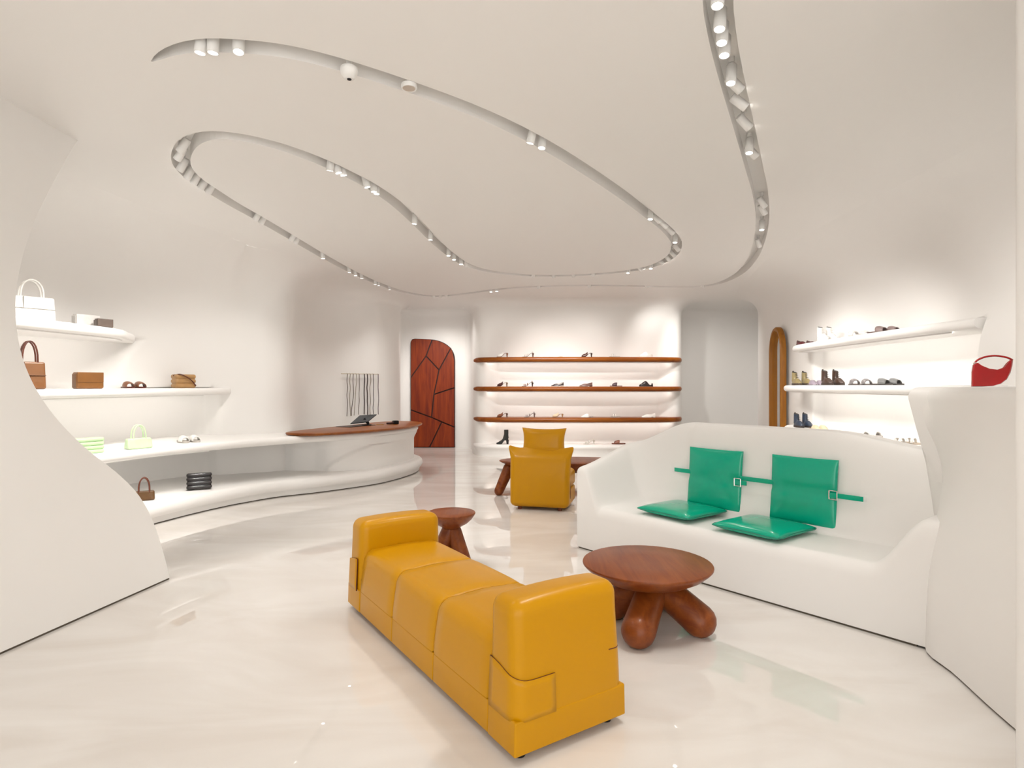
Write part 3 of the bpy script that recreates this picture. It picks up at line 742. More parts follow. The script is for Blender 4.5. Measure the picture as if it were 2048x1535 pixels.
for near in (True, False):
    pth = []
    for k in range(13):
        q = lerp(-0.07, 0.075, k / 12); rr = 0.05; off = -0.0015
        if q < -rr: x, y = -off, -q
        elif q > rr: x, y = q, -off
        else: a = (q + rr) / (2 * rr) * math.pi / 2; x = rr - (rr + off) * math.cos(a); y = rr - (rr + off) * math.sin(a)
        y += 0.003
        pth.append((W - x, y if near else 1.83 - y, 0.30 + 0.006 * k / 12))
    mk('slit', tube(pth, 0.0028, 6), LEATHER_EDGE, sofa)
for (x, y) in ((0.05, 0.05), (W - 0.05, 0.05), (0.05, 1.78), (W - 0.05, 1.78)):
    mk('foot', shift(lathe([(0.022, 0), (0.024, 0.006), (0.022, 0.05)], 14), (x, y, 0)), BLACKP, sofa)

# ------------------------------------------------------------------ tables
def stub_table(name, label, loc, D, zt, feet, hub, rl, sy=1.0, depth=0.10, rf=None, rz=0.0):
    t = thing(name, label, 'table', loc, rz)
    r = D / 2
    prof = [(r * 0.30, zt - depth - 0.02), (r * 0.48, zt - depth), (r * 0.68, zt - depth * 0.80), (r * 0.86, zt - depth * 0.50), (r * 0.965, zt - depth * 0.22), (r * 0.998, zt - 0.012), (r, zt - 0.007), (r * 0.994, zt - 0.002), (r * 0.98, zt), (r * 0.4, zt)]
    mk('table_top', lathe(prof, 56, 1.0, sy), WOOD_T, t)
    for (fx, fy, hx, hy, hz) in feet:
        fo = Vector((fx, fy, (rf or rl) * 0.93)); mk('leg', capsule((hx, hy, hz), fo, rl, rf or rl, 18), WOOD_T, t)
    return t
stub_table('coffee_table', 'round walnut coffee table with four fat stub legs beside the mustard sofa', (0.765, 3.40, 0), 0.725, 0.35,
           [(-0.112, -0.30, 0.03, -0.02, 0.215), (0.245, -0.165, 0.05, 0.00, 0.235), (-0.165, 0.085, -0.01, 0.03, 0.215), (0.17, 0.23, 0.02, 0.04, 0.215)], 0, 0.082, 1.0, 0.115, 0.09)
stub_table('side_table', 'small walnut stub-legged side table half hidden behind the sofa', (-0.455, 4.50, 0), 0.36, 0.40,
           [(0.09, -0.07, 0.02, 0.0, 0.26), (-0.1, -0.05, -0.02, 0, 0.26), (0.01, 0.12, 0, 0.02, 0.26)], 0, 0.055, 1.0, 0.10, 0.062)
stub_table('low_table', 'long dark red-brown wooden low table behind the mustard armchair', (0.70, 7.47, 0), 1.72, 0.42,
           [(-0.86, -0.10, -0.74, -0.02, 0.32), (-0.60, 0.22, -0.5, 0.1, 0.32), (0.82, -0.12, 0.72, -0.02, 0.32), (0.6, 0.22, 0.5, 0.1, 0.32)], 0, 0.07, 0.41, 0.13, 0.058)

# ------------------------------------------------------------------ armchair (seen from behind)
ac = thing('leather_armchair', 'mustard leather lounge chair with a head pillow, seen from behind', 'armchair', (0.285, 6.45, 0), R(-14))
def f_back(q):
    t = (q.z + 0.31) / 0.62
    q.x *= 1 + 0.03 * t
    k = sstep(0.86, 1.0, t); q.x *= 1 + 0.14 * k * abs(q.x / 0.33) ** 6
    q.y *= 1 - 0.8 * k
    q.z += 0.028 * k * (abs(q.x) / 0.33) ** 8 - 0.012 * k * (1 - (q.x / 0.33) ** 2) * math.sin(q.x * 14)
    q.y += 0.06 * t * t
    return q
mk('backrest', rbox((0.325, 0.075, 0.315), 0.06, (12, 2, 10), f_back, (0, 0.075, 0.345)), LEATHER, ac)
hp = xf(pillow(0.50, 0.30, 0.15, 14, 0.10, 0.06), Matrix.Rotation(R(82), 4, 'X'))
mk('head_pillow', shift(hp, (0.02, 0.20, 0.73)), LEATHER, ac)
mk('seat', rbox((0.315, 0.255, 0.10), 0.06, (6, 6, 3), None, (0, 0.37, 0.30)), LEATHER, ac)
mk('seat_base', rbox((0.31, 0.25, 0.085), 0.02, (3, 3, 2), None, (0, 0.365, 0.118)), LEATHER, ac)
mk('side_slit', xf(prism([(0, -0.11), (0.022, -0.03), (0.018, 0.05), (0.0, 0.09), (-0.012, 0.0)], 0, 0.004), Matrix.Translation((0.314, 0.19, 0.22)) @ Matrix.Rotation(R(90), 4, 'Z') @ Matrix.Rotation(R(90), 4, 'X')), LEATHER_EDGE, ac)
for (x, y) in ((-0.22, 0.06), (0.22, 0.06), (-0.22, 0.55), (0.22, 0.55)):
    mk('foot', shift(lathe([(0.02, 0), (0.022, 0.006), (0.02, 0.04)], 12), (x, y, 0)), LEATHER_EDGE, ac)

# ------------------------------------------------------------------ door with carved panels
DY = 13.06; DX0 = (822 - CX) / F * DY; DW = 88 / F * DY; DH = 2.36
door = thing('door_1', 'red-brown wooden door with a lopsided arch top and carved panels', 'door', (DX0, DY - 0.05, 0)); door['kind'] = 'structure'
def duv(x, y): return Vector((((x / 5.12 + 560) - 822) / 88 * DW, (896 - (y / 5.12 + 640)) / 217 * DH))
def arch(n=14):
    pts = [Vector((0, 0)), Vector((DW, 0)), Vector((DW, DH * 0.80))]
    for k in range(1, n + 1):
        a = R(90 * k / n); pts.append(Vector((DW * (0.36 + 0.64 * math.cos(a) ** 0.9), DH * (0.80 + 0.195 * math.sin(a) ** 0.9))))
    pts += [Vector((0.09, DH)), Vector((0.03, DH - 0.015)), Vector((0.0, DH - 0.07))]
    return pts
AP = arch()
def dprism(poly, y0, y1):
    v, f = prism([(p.x, p.y) for p in poly], 0, 1); return [Vector((p.x, y1 if p.z > 0.5 else y0, p.y)) for p in v], f
mk('door_slab', dprism(AP, 0.015, 0.06), DARKW, door, smooth=False)
def clip_poly(poly, a, b):
    """keep the side of line a->b on the left"""
    out = []; n = b - a
    side = lambda p: n.x * (p.y - a.y) - n.y * (p.x - a.x)
    for i in range(len(poly)):
        p, q = poly[i], poly[(i + 1) % len(poly)]; sp, sq = side(p), side(q)
        if sp >= 0: out.append(p)
        if sp * sq < 0: out.append(p.lerp(q, sp / (sp - sq)))
    return out
def inset(poly, d):
    n = len(poly); area = sum(poly[i].x * poly[(i + 1) % n].y - poly[(i + 1) % n].x * poly[i].y for i in range(n))
    if area < 0: poly = list(reversed(poly))
    out = []
    for i in range(n):
        p0, p1, p2 = poly[i - 1], poly[i], poly[(i + 1) % n]
        e1 = (p1 - p0); e2 = (p2 - p1)
        if e1.length < 1e-5 or e2.length < 1e-5: continue
        e1.normalize(); e2.normalize(); n1 = Vector((-e1.y, e1.x)); n2 = Vector((-e2.y, e2.x)); m_ = n1 + n2
        if m_.length < 0.3: m_ = n1
        m_.normalize(); out.append(p1 + m_ * (d / max(0.45, m_.dot(n1))))
    return out
a1, a2, a3 = duv(1345, 600), duv(1500, 378), duv(1560, 215)
b1, b2 = duv(1632, 520), duv(1760, 285)
c1, c2 = duv(1580, 768), duv(1556, 1003)
e1, e2, e3 = duv(1345, 925), duv(1556, 1003), duv(1790, 1103)
d2 = duv(1800, 700); g1, g2 = duv(1660, 1049), duv(1535, 1330)
topL = [p for p in AP if p.x < a3.x and p.y > DH * 0.9]; 
right_top = [p for p in AP[2:] if p.y > b2.y and p.x > a3.x]
a1.x = 0; e1.x = 0; e3.x = DW; d2.x = DW; g2.y = 0; b2.x = min(b2.x, DW)
rb = [p for p in AP[2:] if p.y <= b2.y + 0.02 and p.x > DW * 0.7]
PANELS = [
    [a1, a2, a3] + sorted(topL, key=lambda p: -p.x)[:0] + [Vector((a3.x, DH * 0.998)), Vector((0.09, DH)), Vector((0.03, DH - 0.015)), Vector((0, DH - 0.07))],
    [a2, b1, b2] + right_top + [a3],
    [b1, c1, d2, Vector((DW, DH * 0.80)), b2],
    [a1, e1, e2, c1, b1, a2],
    [c1, c2, g1, e3, d2],
    [e1, Vector((0, 0)), g2, g1, e2],
    [g1, g2, Vector((DW, 0)), e3]]
for P in PANELS:
    q = inset([Vector(p) for p in P], 0.014)
    if len(q) < 3: continue
    ctr2 = sum(q, Vector((0, 0))) / len(q)
    v1, f1_ = dprism(q, -0.012, 0.02)
    mk('panel', (v1, f1_), WOOD_D, door, smooth=False)

# ------------------------------------------------------------------ arched wall mirror on the right wall
mc = Vector((4.395, 9.80, 0)); tang = Vector((0.03, 1, 0)).normalized()
mir = thing('arched_mirror', 'tall narrow arched mirror in a honey wood frame on the right wall', 'mirror', mc, math.atan2(tang.y, tang.x))
def archpts(w, z0, z1, n=20, pw=1.0):
    pts = [(-w, z0)]
    zs = z1 - w * 1.7
    pts += [(-w, lerp(z0, zs, k / 4)) for k in range(1, 5)]
    for k in range(1, n): a = math.pi - math.pi * k / n; pts.append((w * math.cos(a), zs + w * 1.7 * math.sin(a)))
    pts += [(w, lerp(zs, z0, k / 4)) for k in range(0, 5)]
    return pts
op = archpts(0.25, 0.12, 2.30); ip = archpts(0.185, 0.12, 2.225)
secs = [[Vector((a[0], 0.02, a[1])), Vector((a[0], 0.085, a[1])), Vector((lerp(a[0], b[0], .25), 0.105, lerp(a[1], b[1], .25))), Vector((lerp(a[0], b[0], .75), 0.105, lerp(a[1], b[1], .75))), Vector((b[0], 0.085, b[1])), Vector((b[0], 0.02, b[1]))] for a, b in zip(op, ip)]
mk('frame', loft(secs), WOOD_M, mir)
v_, f_ = prism(ip, 0.0, 0.03); mk('glass', ([Vector((p.x, p.z + 0.012, p.y)) for p in v_], f_), MIRROR, mir, smooth=False)
mk('frame_foot', box(-0.25, 0.25, 0.02, 0.105, 0.05, 0.125, 0.01), WOOD_M, mir)

# ------------------------------------------------------------------ ceiling spotlights in the slot
can_m = bpy.data.meshes.new('x'); bpy.data.meshes.remove(can_m)
proto = None
RUNS = [
 ("pointed left end of the ceiling slot", "from the left", [(405, 95), (433, 95), (474, 97)], 'fl'),
 ("long middle run of the ceiling slot", "from the left", [(1060, 280), (1076, 287)], 'fl'),
 ("tight right-hand bend of the ceiling slot", "going down", [(1303, 432), (1312, 440), (1326, 453), (1337, 464), (1346, 480), (1351, 497), (1345, 511), (1335, 519), (1320, 526), (1305, 532), (1277, 538), (1260, 541)], 'wr'),
 ("inner far run of the slot", "from the right", [(1190, 548), (1146, 550), (1108, 551), (1067, 551), (933, 529), (921, 523), (911, 515), (898, 506)], 'wb'),
 ("inner diagonal run of the slot", "from its far end", [(860, 472), (830, 441), (753, 379), (742, 373), (731, 367), (684, 341), (674, 337), (664, 333)], 'fl'),
 ("tight left-hand bend of the ceiling slot", "going down", [(370, 295), (364, 315), (370, 335), (382, 352), (396, 362), (410, 371), (424, 381)], 'wl'),
 ("slot run along the bag wall", "from the left", [(517, 437), (530, 443), (585, 476), (595, 482), (645, 511), (698, 540), (712, 547), (722, 552), (750, 564), (757, 567), (777, 575)], 'wl'),
 ("farthest slot run before the column", "from the left", [(870, 592), (880, 591.5), (889, 591), (982, 580), (992, 579), (1080, 573), (1180, 570.5), (1290, 572), (1407, 571)], 'wb'),
 ("right-hand slot run nearing the viewer", "from the top", [(1432, 0), (1436, 42), (1446, 68), (1443, 96), (1462, 152), (1465, 175), (1473, 215), (1482, 250), (1497, 296), (1502, 312), (1521, 408), (1525, 424), (1523, 455), (1515, 490)], 'wr')]
ORD = ['first', 'second', 'third', 'fourth', 'fifth', 'sixth', 'seventh', 'eighth', 'ninth', 'tenth', 'eleventh', 'twelfth', 'thirteenth', 'fourteenth']
def build_spot(root):
    mk('mount', shift(lathe([(0.016, 0), (0.018, 0.01), (0.018, 0.03)], 12), (0, 0, ZC + SD - 0.03 - (ZC + 0.075))), LAMPW, root)
    mk('stem', tube([(0, 0, 0.05), (0, 0, -0.06)], 0.006, 8), LAMPW, root)
    c = mk('can', lathe([(0.004, 0.05), (0.024, 0.048), (0.028, 0.042), (0.028, -0.055), (0.026, -0.06), (0.023, -0.06), (0.022, -0.05), (0.004, -0.05)], 20), LAMPW, root)
    l = mk('lens', lathe([(0.003, -0.0515), (0.0215, -0.0515), (0.0215, -0.0535), (0.003, -0.0545)], 18), LENS, c)
    return c
rot = random.Random(3)
lamp_d = bpy.data.lights.new('spot_light', 'SPOT'); lamp_d.energy = SPOT_W * 12.57 / 2; lamp_d.spot_size = R(95); lamp_d.spot_blend = 1.0
lamp_d.shadow_soft_size = 0.045; lamp_d.color = (1.0, 0.968, 0.925)
wall_d = lamp_d.copy(); wall_d.energy = lamp_d.energy * WALL_K; wall_d.spot_size = R(75); wall_d.spot_blend = 0.9
back_d = wall_d.copy(); back_d.energy = lamp_d.energy * BACK_K; back_d.spot_size = R(75)
alc_d = back_d.copy(); alc_d.energy = lamp_d.energy * 2.8
soft_d = wall_d.copy(); soft_d.energy = lamp_d.energy * 1.1; soft_d.spot_size = R(90)
alr_d = back_d.copy(); alr_d.energy = lamp_d.energy * 6.0
first = None
for (where, way, pxs, aim) in RUNS:
    for nth, (px, py) in enumerate(pxs):
        q = ceil_at(px, py).to_3d(); i = min(range(NS), key=lambda k: (slot_c[k] - q).length); p = slot_c[i]
        root = thing('track_spotlight', '%s white spotlight %s in the %s' % (ORD[nth], way, where), 'spotlight', (p.x, p.y, ZC + 0.075), 0, 'spotlights in the ' + where)
        to_wall = True
        if aim == 'wl' and p.y > 7.4: tgt = Vector((p.x + 0.2, p.y + 0.3, 0))
        elif aim == 'wl' and p.y > 5.5: tgt = Vector((-4.1, p.y + 0.4, 0.4))
        elif aim == 'wl': tgt = Vector((-4.2 if p.y < 7.2 else -3.0, p.y + (0.6 if p.y < 7 else 0.3), 0.8))
        elif aim == 'wr': tgt = Vector((4.1, p.y + rot.uniform(-0.2, 1.2), 1.0)) if rot.random() < 0.8 and p.y > 3.1 else Vector((p.x - 0.3, p.y - 0.4, 0))
        elif aim == 'wb' and py > 565 and px < 900: tgt = Vector((-1.5 + (px - 880) * 0.03, 13.0, 1.2))
        elif aim == 'wb' and py > 565 and px > 1250: tgt = Vector((4.6 if px > 1350 else 4.2, 13.2, 1.4))
        elif aim == 'wb': tgt = Vector((p.x + rot.uniform(-0.5, 0.5), 11.6, 1.0)) if p.y > 8 and rot.random() < 0.9 else Vector((p.x, p.y - 0.3, 0))
        else: tgt = Vector((p.x + rot.uniform(-0.8, 0.8), p.y + rot.uniform(-0.6, 0.8), 0))
        to_wall = tgt.z > 0.1
        d = (tgt - Vector((p.x, p.y, ZC + 0.05))).normalized()
        # swivel limited to 42 degrees
        ang = min(R(56), math.acos(max(-1, min(1, -d.z)))); az = math.atan2(d.y, d.x)
        d = Vector((math.cos(az) * math.sin(ang), math.sin(az) * math.sin(ang), -math.cos(ang)))
        if first is None:
            can = build_spot(root); first = root
        else:
            for ch in list(first.children):
                if ch.type != 'MESH': continue
                c = ch.copy(); COL.objects.link(c); c.parent = root
                if ch.name.startswith('can'):
                    can = c
                    for g_ in ch.children: e = g_.copy(); COL.objects.link(e); e.parent = c
        can.rotation_euler = Vector((0, 0, -1)).rotation_difference(d).to_euler(); can.location = (0, 0, -0.05)
        lo = bpy.data.objects.new('lamp', (alr_d if tgt.y > 13.1 else alc_d if tgt.y > 12.9 else back_d if aim == 'wb' else soft_d if aim == 'wl' and p.y > 5.5 else wall_d) if to_wall else lamp_d); COL.objects.link(lo); lo.parent = root
        lo.location = Vector((0, 0, -0.05)) + d * 0.075
        lo.rotation_euler = Vector((0, 0, -1)).rotation_difference(d).to_euler()

cd = thing('ceiling_camera', 'white dome security camera with a dark lens hanging at the ceiling slot', 'camera', (*ceil_at(698, 131).to_3d()[:2], ZC - 0.035))
mk('housing', lathe([(0.014, -0.036), (0.026, -0.033), (0.042, -0.010), (0.046, 0.006), (0.044, 0.022), (0.036, 0.029), (0.014, 0.030)], 24), LAMPW, cd)
mk('camera_lens', shift(lathe([(0.003, -0.039), (0.011, -0.039), (0.012, -0.033), (0.003, -0.032)], 18), (0.002, -0.002, 0)), BLACKP, cd)
mk('bracket', tube([(0, 0, 0.02), (0, 0, 0.142)], 0.014, 10), LAMPW, cd)
sd = thing('smoke_detector', 'flat round white detector with a ring rim hanging at the ceiling slot', 'smoke detector', (*ceil_at(818, 168).to_3d()[:2], ZC - 0.012))
mk('rim_ring', lathe([(0.034, -0.012), (0.041, -0.014), (0.044, -0.006), (0.042, 0.010), (0.02, 0.016)], 28), LAMPW, sd)
mk('face_plate', lathe([(0.004, -0.0130), (0.034, -0.0130), (0.0345, -0.008), (0.004, -0.008)], 24), mat('detector_face', (0.55, 0.47, 0.40), 0.4), sd)
mk('bracket', tube([(0, 0, 0.012), (0, 0, 0.119)], 0.012, 10), LAMPW, sd)

# ------------------------------------------------------------------ bags
def arc_handle(w, h, z0, y=0.0, r=0.006, flat=1.0, lean=0.0):
    pts = [Vector((-w / 2, y, z0 - 0.02))] + [Vector((w / 2 * -math.cos(math.pi * k / 12), y + lean * math.sin(math.pi * k / 12), z0 + h * math.sin(math.pi * k / 12) ** 0.8)) for k in range(13)] + [Vector((w / 2, y, z0 - 0.02))]
    return tube(pts, r, 8, True, flat, (0, 1, 0))
def bag_root(name, label, loc, nang, group=None):
    return thing(name, label, 'bag', loc, nang + R(90), group)          # local -y is the bag's front
def tote(name, label, loc, nang, w, d, h, col, hh, hcol=None, seams=True):
    t = bag_root(name, label, loc, nang); m = lea(col, 0.35); hm = lea(hcol or col, 0.4)
    def f(q):
        k = sstep(-h / 2, h / 2, q.z); q.y *= 1 - 0.35 * k; q.x *= 1 - 0.03 * k; return q
    mk('bag_body', rbox((w / 2, d / 2, h / 2), 0.018, (4, 3, 4), f, (0, 0, h / 2)), m, t)
    for s in (-1, 1): mk('handle', arc_handle(w * 0.5, hh, h, s * d * 0.26, 0.007), hm, t)
    if seams:
        mk('seam', box(-w * 0.49, w * 0.49, -d / 2 - 0.002, -d / 2 + 0.03, h * 0.50, h * 0.515, 0.002), lea(tuple(c * 0.7 for c in col)), t)
        mk('seam', box(-w * 0.20, -w * 0.19, -d / 2 + 0.004, -d / 2 + 0.04, h * 0.52, h * 0.98, 0.002), lea(tuple(c * 0.7 for c in col)), t)
    return t
def boxbag(name, label, loc, nang, w, d, h, col, flap=0.62, strap=None):
    t = bag_root(name, label, loc, nang); m = lea(col, 0.35)
    mk('bag_body', rbox((w / 2, d / 2, h / 2), 0.014, (2, 2, 2), None, (0, 0, h / 2)), m, t)
    mk('front_flap', box(-w * 0.492, w * 0.492, -d / 2 - 0.007, d * 0.3, h * (1 - flap), h + 0.006, 0.005), m, t)
    for s in (-1, 1): mk('gusset', box(s * (w / 2 + 0.001) - 0.003, s * (w / 2 + 0.001) + 0.003, -d * 0.4, d * 0.4, 0.012, h * 0.92, 0.002), lea(tuple(c * 0.75 for c in col)), t)
    if strap:
        mk('strap', tube(cr([(-w * 0.45, -d * 0.2, h), (-w * 0.2, -d * 0.52, h * 0.98), (w * 0.2, -d * 0.60, h * 0.5), (w * 0.5, -d * 0.45, h * 0.12)], 5), 0.006, 6), lea(strap), t)
    return t
def quilt(name, label, loc, nang, w, d, h, col, n=4, rough=0.35, strap=None, tilt=0.0):
    t = bag_root(name, label, loc, nang); m = lea(col, rough, 0.3)
    M = Matrix.Rotation(tilt, 4, 'X')
    mk('bag_body', xf(rbox((w / 2 - 0.006, d / 2 - 0.012, h / 2 - 0.004), 0.02, 2, None, (0, 0, h / 2)), M), m, t)
    for k in range(n):
        z0, z1 = h * k / n, h * (k + 1) / n
        mk('padded_band', xf(rbox((w / 2, d / 2, (z1 - z0) / 2), (z1 - z0) * 0.46, (3, 2, 1), None, (0, 0, (z0 + z1) / 2)), M), m, t)
    if strap:
        mk('strap', xf(tube(cr([(-w * 0.5, 0, h * 0.9), (-w * 0.3, -d * 0.55, h * 0.98), (w * 0.15, -d * 0.62, h * 0.62), (w * 0.42, -d * 0.55, h * 0.2), (w * 0.5, -d * 0.3, 0.04)], 5), 0.007, 6), M), lea(strap), t)
    return t
Z1, Z2, Z3, ZP = 1.9205, 1.3155, 0.7155, 0.2055
def lp(px, X, z): Y = X * F / (px - CX); return (X, Y, z)
NA = R(-30)
tote('tote_bag', 'large white leather tote with tall handles on the top shelf of the bag wall', lp(62, -4.28, Z1), R(-38), 0.33, 0.15, 0.215, (0.86, 0.84, 0.80), 0.15)
boxbag('box_bag', 'white flap bag standing behind the small taupe bag on the top shelf', lp(172, -4.26, Z1), NA, 0.215, 0.09, 0.125, (0.82, 0.79, 0.76), 0.9)
boxbag('box_bag', 'small taupe grey box bag at the end of the top shelf', lp(207, -4.09, Z1), NA, 0.145, 0.075, 0.085, (0.16, 0.12, 0.10), 0.85)
tote('tote_bag', 'brown leather tote half hidden by the partition wall', lp(58, -4.24, Z2), R(-38), 0.22, 0.13, 0.24, (0.19, 0.075, 0.022), 0.18, (0.09, 0.018, 0.007))
boxbag('box_bag', 'tan brown box bag with a flap on the second shelf', lp(176, -4.16, Z2), NA, 0.235, 0.10, 0.155, (0.19, 0.075, 0.015), 0.6)
quilt('quilted_bag', 'tan quilted bag with a brown diagonal strap at the end of the second shelf', lp(367, -3.93, Z2), R(-30), 0.25, 0.13, 0.165, (0.44, 0.245, 0.09), 3, 0.35, (0.10, 0.022, 0.008))
quilt('quilted_bag', 'mint green quilted bag peeking out beside the partition wall', lp(174, -3.96, Z3), NA, 0.25, 0.12, 0.145, (0.55, 0.77, 0.44), 4)
t = tote('shoulder_bag', 'pale mint bag with one tall loop handle on the lower shelf', lp(277, -3.75, Z3), R(-35), 0.23, 0.11, 0.105, (0.62, 0.79, 0.50), 0.13, None, False)
t = tote('shoulder_bag', 'small olive brown bag with one loop handle on the white plinth', (-3.66, 5.97, ZP), R(-62), 0.185, 0.07, 0.095, (0.13, 0.062, 0.018), 0.13, (0.13, 0.03, 0.012), False)
quilt('quilted_bag', 'glossy black quilted bag tilted back on the white plinth', (-3.43, 6.58, ZP + 0.008), R(-62), 0.25, 0.10, 0.175, (0.012, 0.008, 0.008), 4, 0.15, None, R(-8))

# red pouch bag on the counter
rb_ = thing('pouch_bag', 'small glossy red pouch bag with a looped handle on the white counter', 'bag', (2.95, 3.70, 1.3405), R(-33))
prof = [(-0.095, 0.0), (-0.045, -0.0), (0.01, 0.004), (0.05, 0.018), (0.078, 0.045), (0.095, 0.085), (0.104, 0.13), (0.107, 0.165), (0.09, 0.148), (0.07, 0.118), (0.035, 0.104), (-0.01, 0.112), (-0.05, 0.132), (-0.072, 0.15), (-0.088, 0.135), (-0.094, 0.09)]
RED = lea((0.36, 0.004, 0.006), 0.18, 0.4)
def pouch(prof, ws):
    return loft([[Vector((x * s_, y_, 0.0005 + (z - 0.08) * (1 if abs(y_) < 0.03 else 0.97) + 0.08)) for (x, z) in prof] for (y_, s_) in ws])
mk('bag_body', pouch(prof, [(-0.042, 0.9), (-0.034, 0.97), (-0.015, 1.0), (0.015, 1.0), (0.034, 0.97), (0.042, 0.9)]), RED, rb_)
mk('handle', tube(cr([(-0.078, 0, 0.146), (-0.06, 0.0, 0.168), (-0.02, 0, 0.186), (0.03, 0, 0.19), (0.08, 0, 0.178), (0.106, 0, 0.162)], 5), 0.006, 8, True, 2.2, (0, 0, 1)), RED, rb_)
mk('ring', tube([(-0.086, -0.015, 0.145), (-0.07, -0.015, 0.147)], 0.006, 8), METAL, rb_)

# ------------------------------------------------------------------ shoes (local +x = toe, length about 0.25)
def wid(t, w=0.045):
    return w * (0.62 + 0.38 * math.sin(math.pi * min(1, t * 1.15 - 0.12)) if t > 0.12 else 0.55 + 0.6 * t) * (1 - 0.75 * max(0, (t - 0.86) / 0.14) ** 2) * (1 if t > 0.04 else 0.75)
def sole_vf(L, w, zf, th, n=14, t0=0.0, t1=1.0):
    secs = []
    for k in range(n + 1):
        t = lerp(t0, t1, k / n); x = (t - 0.5) * L; hw = max(0.006, wid(t, w)); z = zf(t)
        secs.append([Vector((x, -hw, z)), Vector((x, -hw * 0.96, z + th)), Vector((x, hw * 0.96, z + th)), Vector((x, hw, z))])
    return loft(secs)
def upper_vf(L, w, zf, hf, t0, t1, n=12, m=9):
    secs = []
    for k in range(n + 1):
        t = lerp(t0, t1, k / n); x = (t - 0.5) * L; hw = max(0.005, wid(t, w) * 0.98); z = zf(t); h = hf(t)
        secs.append([Vector((x, -hw * math.cos(math.pi * j / (m - 1)), z + h * math.sin(math.pi * j / (m - 1)) ** 0.8)) for j in range(m)])
    return loft(secs)
def strap_vf(L, w, zf, hgt, t0, t1, n=6, m=13, bulge=0.0, grow=1.08):
    V, Fc = [], []
    for k in range(n + 1):
        t = lerp(t0, t1, k / n); x = (t - 0.5) * L; hw = wid(t, w) * grow; z = zf(t); h = hgt(t)
        for j in range(m):
            a = math.pi * j / (m - 1); V.append(Vector((x + bulge * math.sin(a), -hw * math.cos(a), z + h * math.sin(a) ** 0.7)))
    for k in range(n):
        for j in range(m - 1): Fc.append((k * m + j, k * m + j + 1, (k + 1) * m + j + 1, (k + 1) * m + j))
    return V, Fc
def solid(o, th): md = o.modifiers.new('thick', 'SOLIDIFY'); md.thickness = th; md.offset = 0
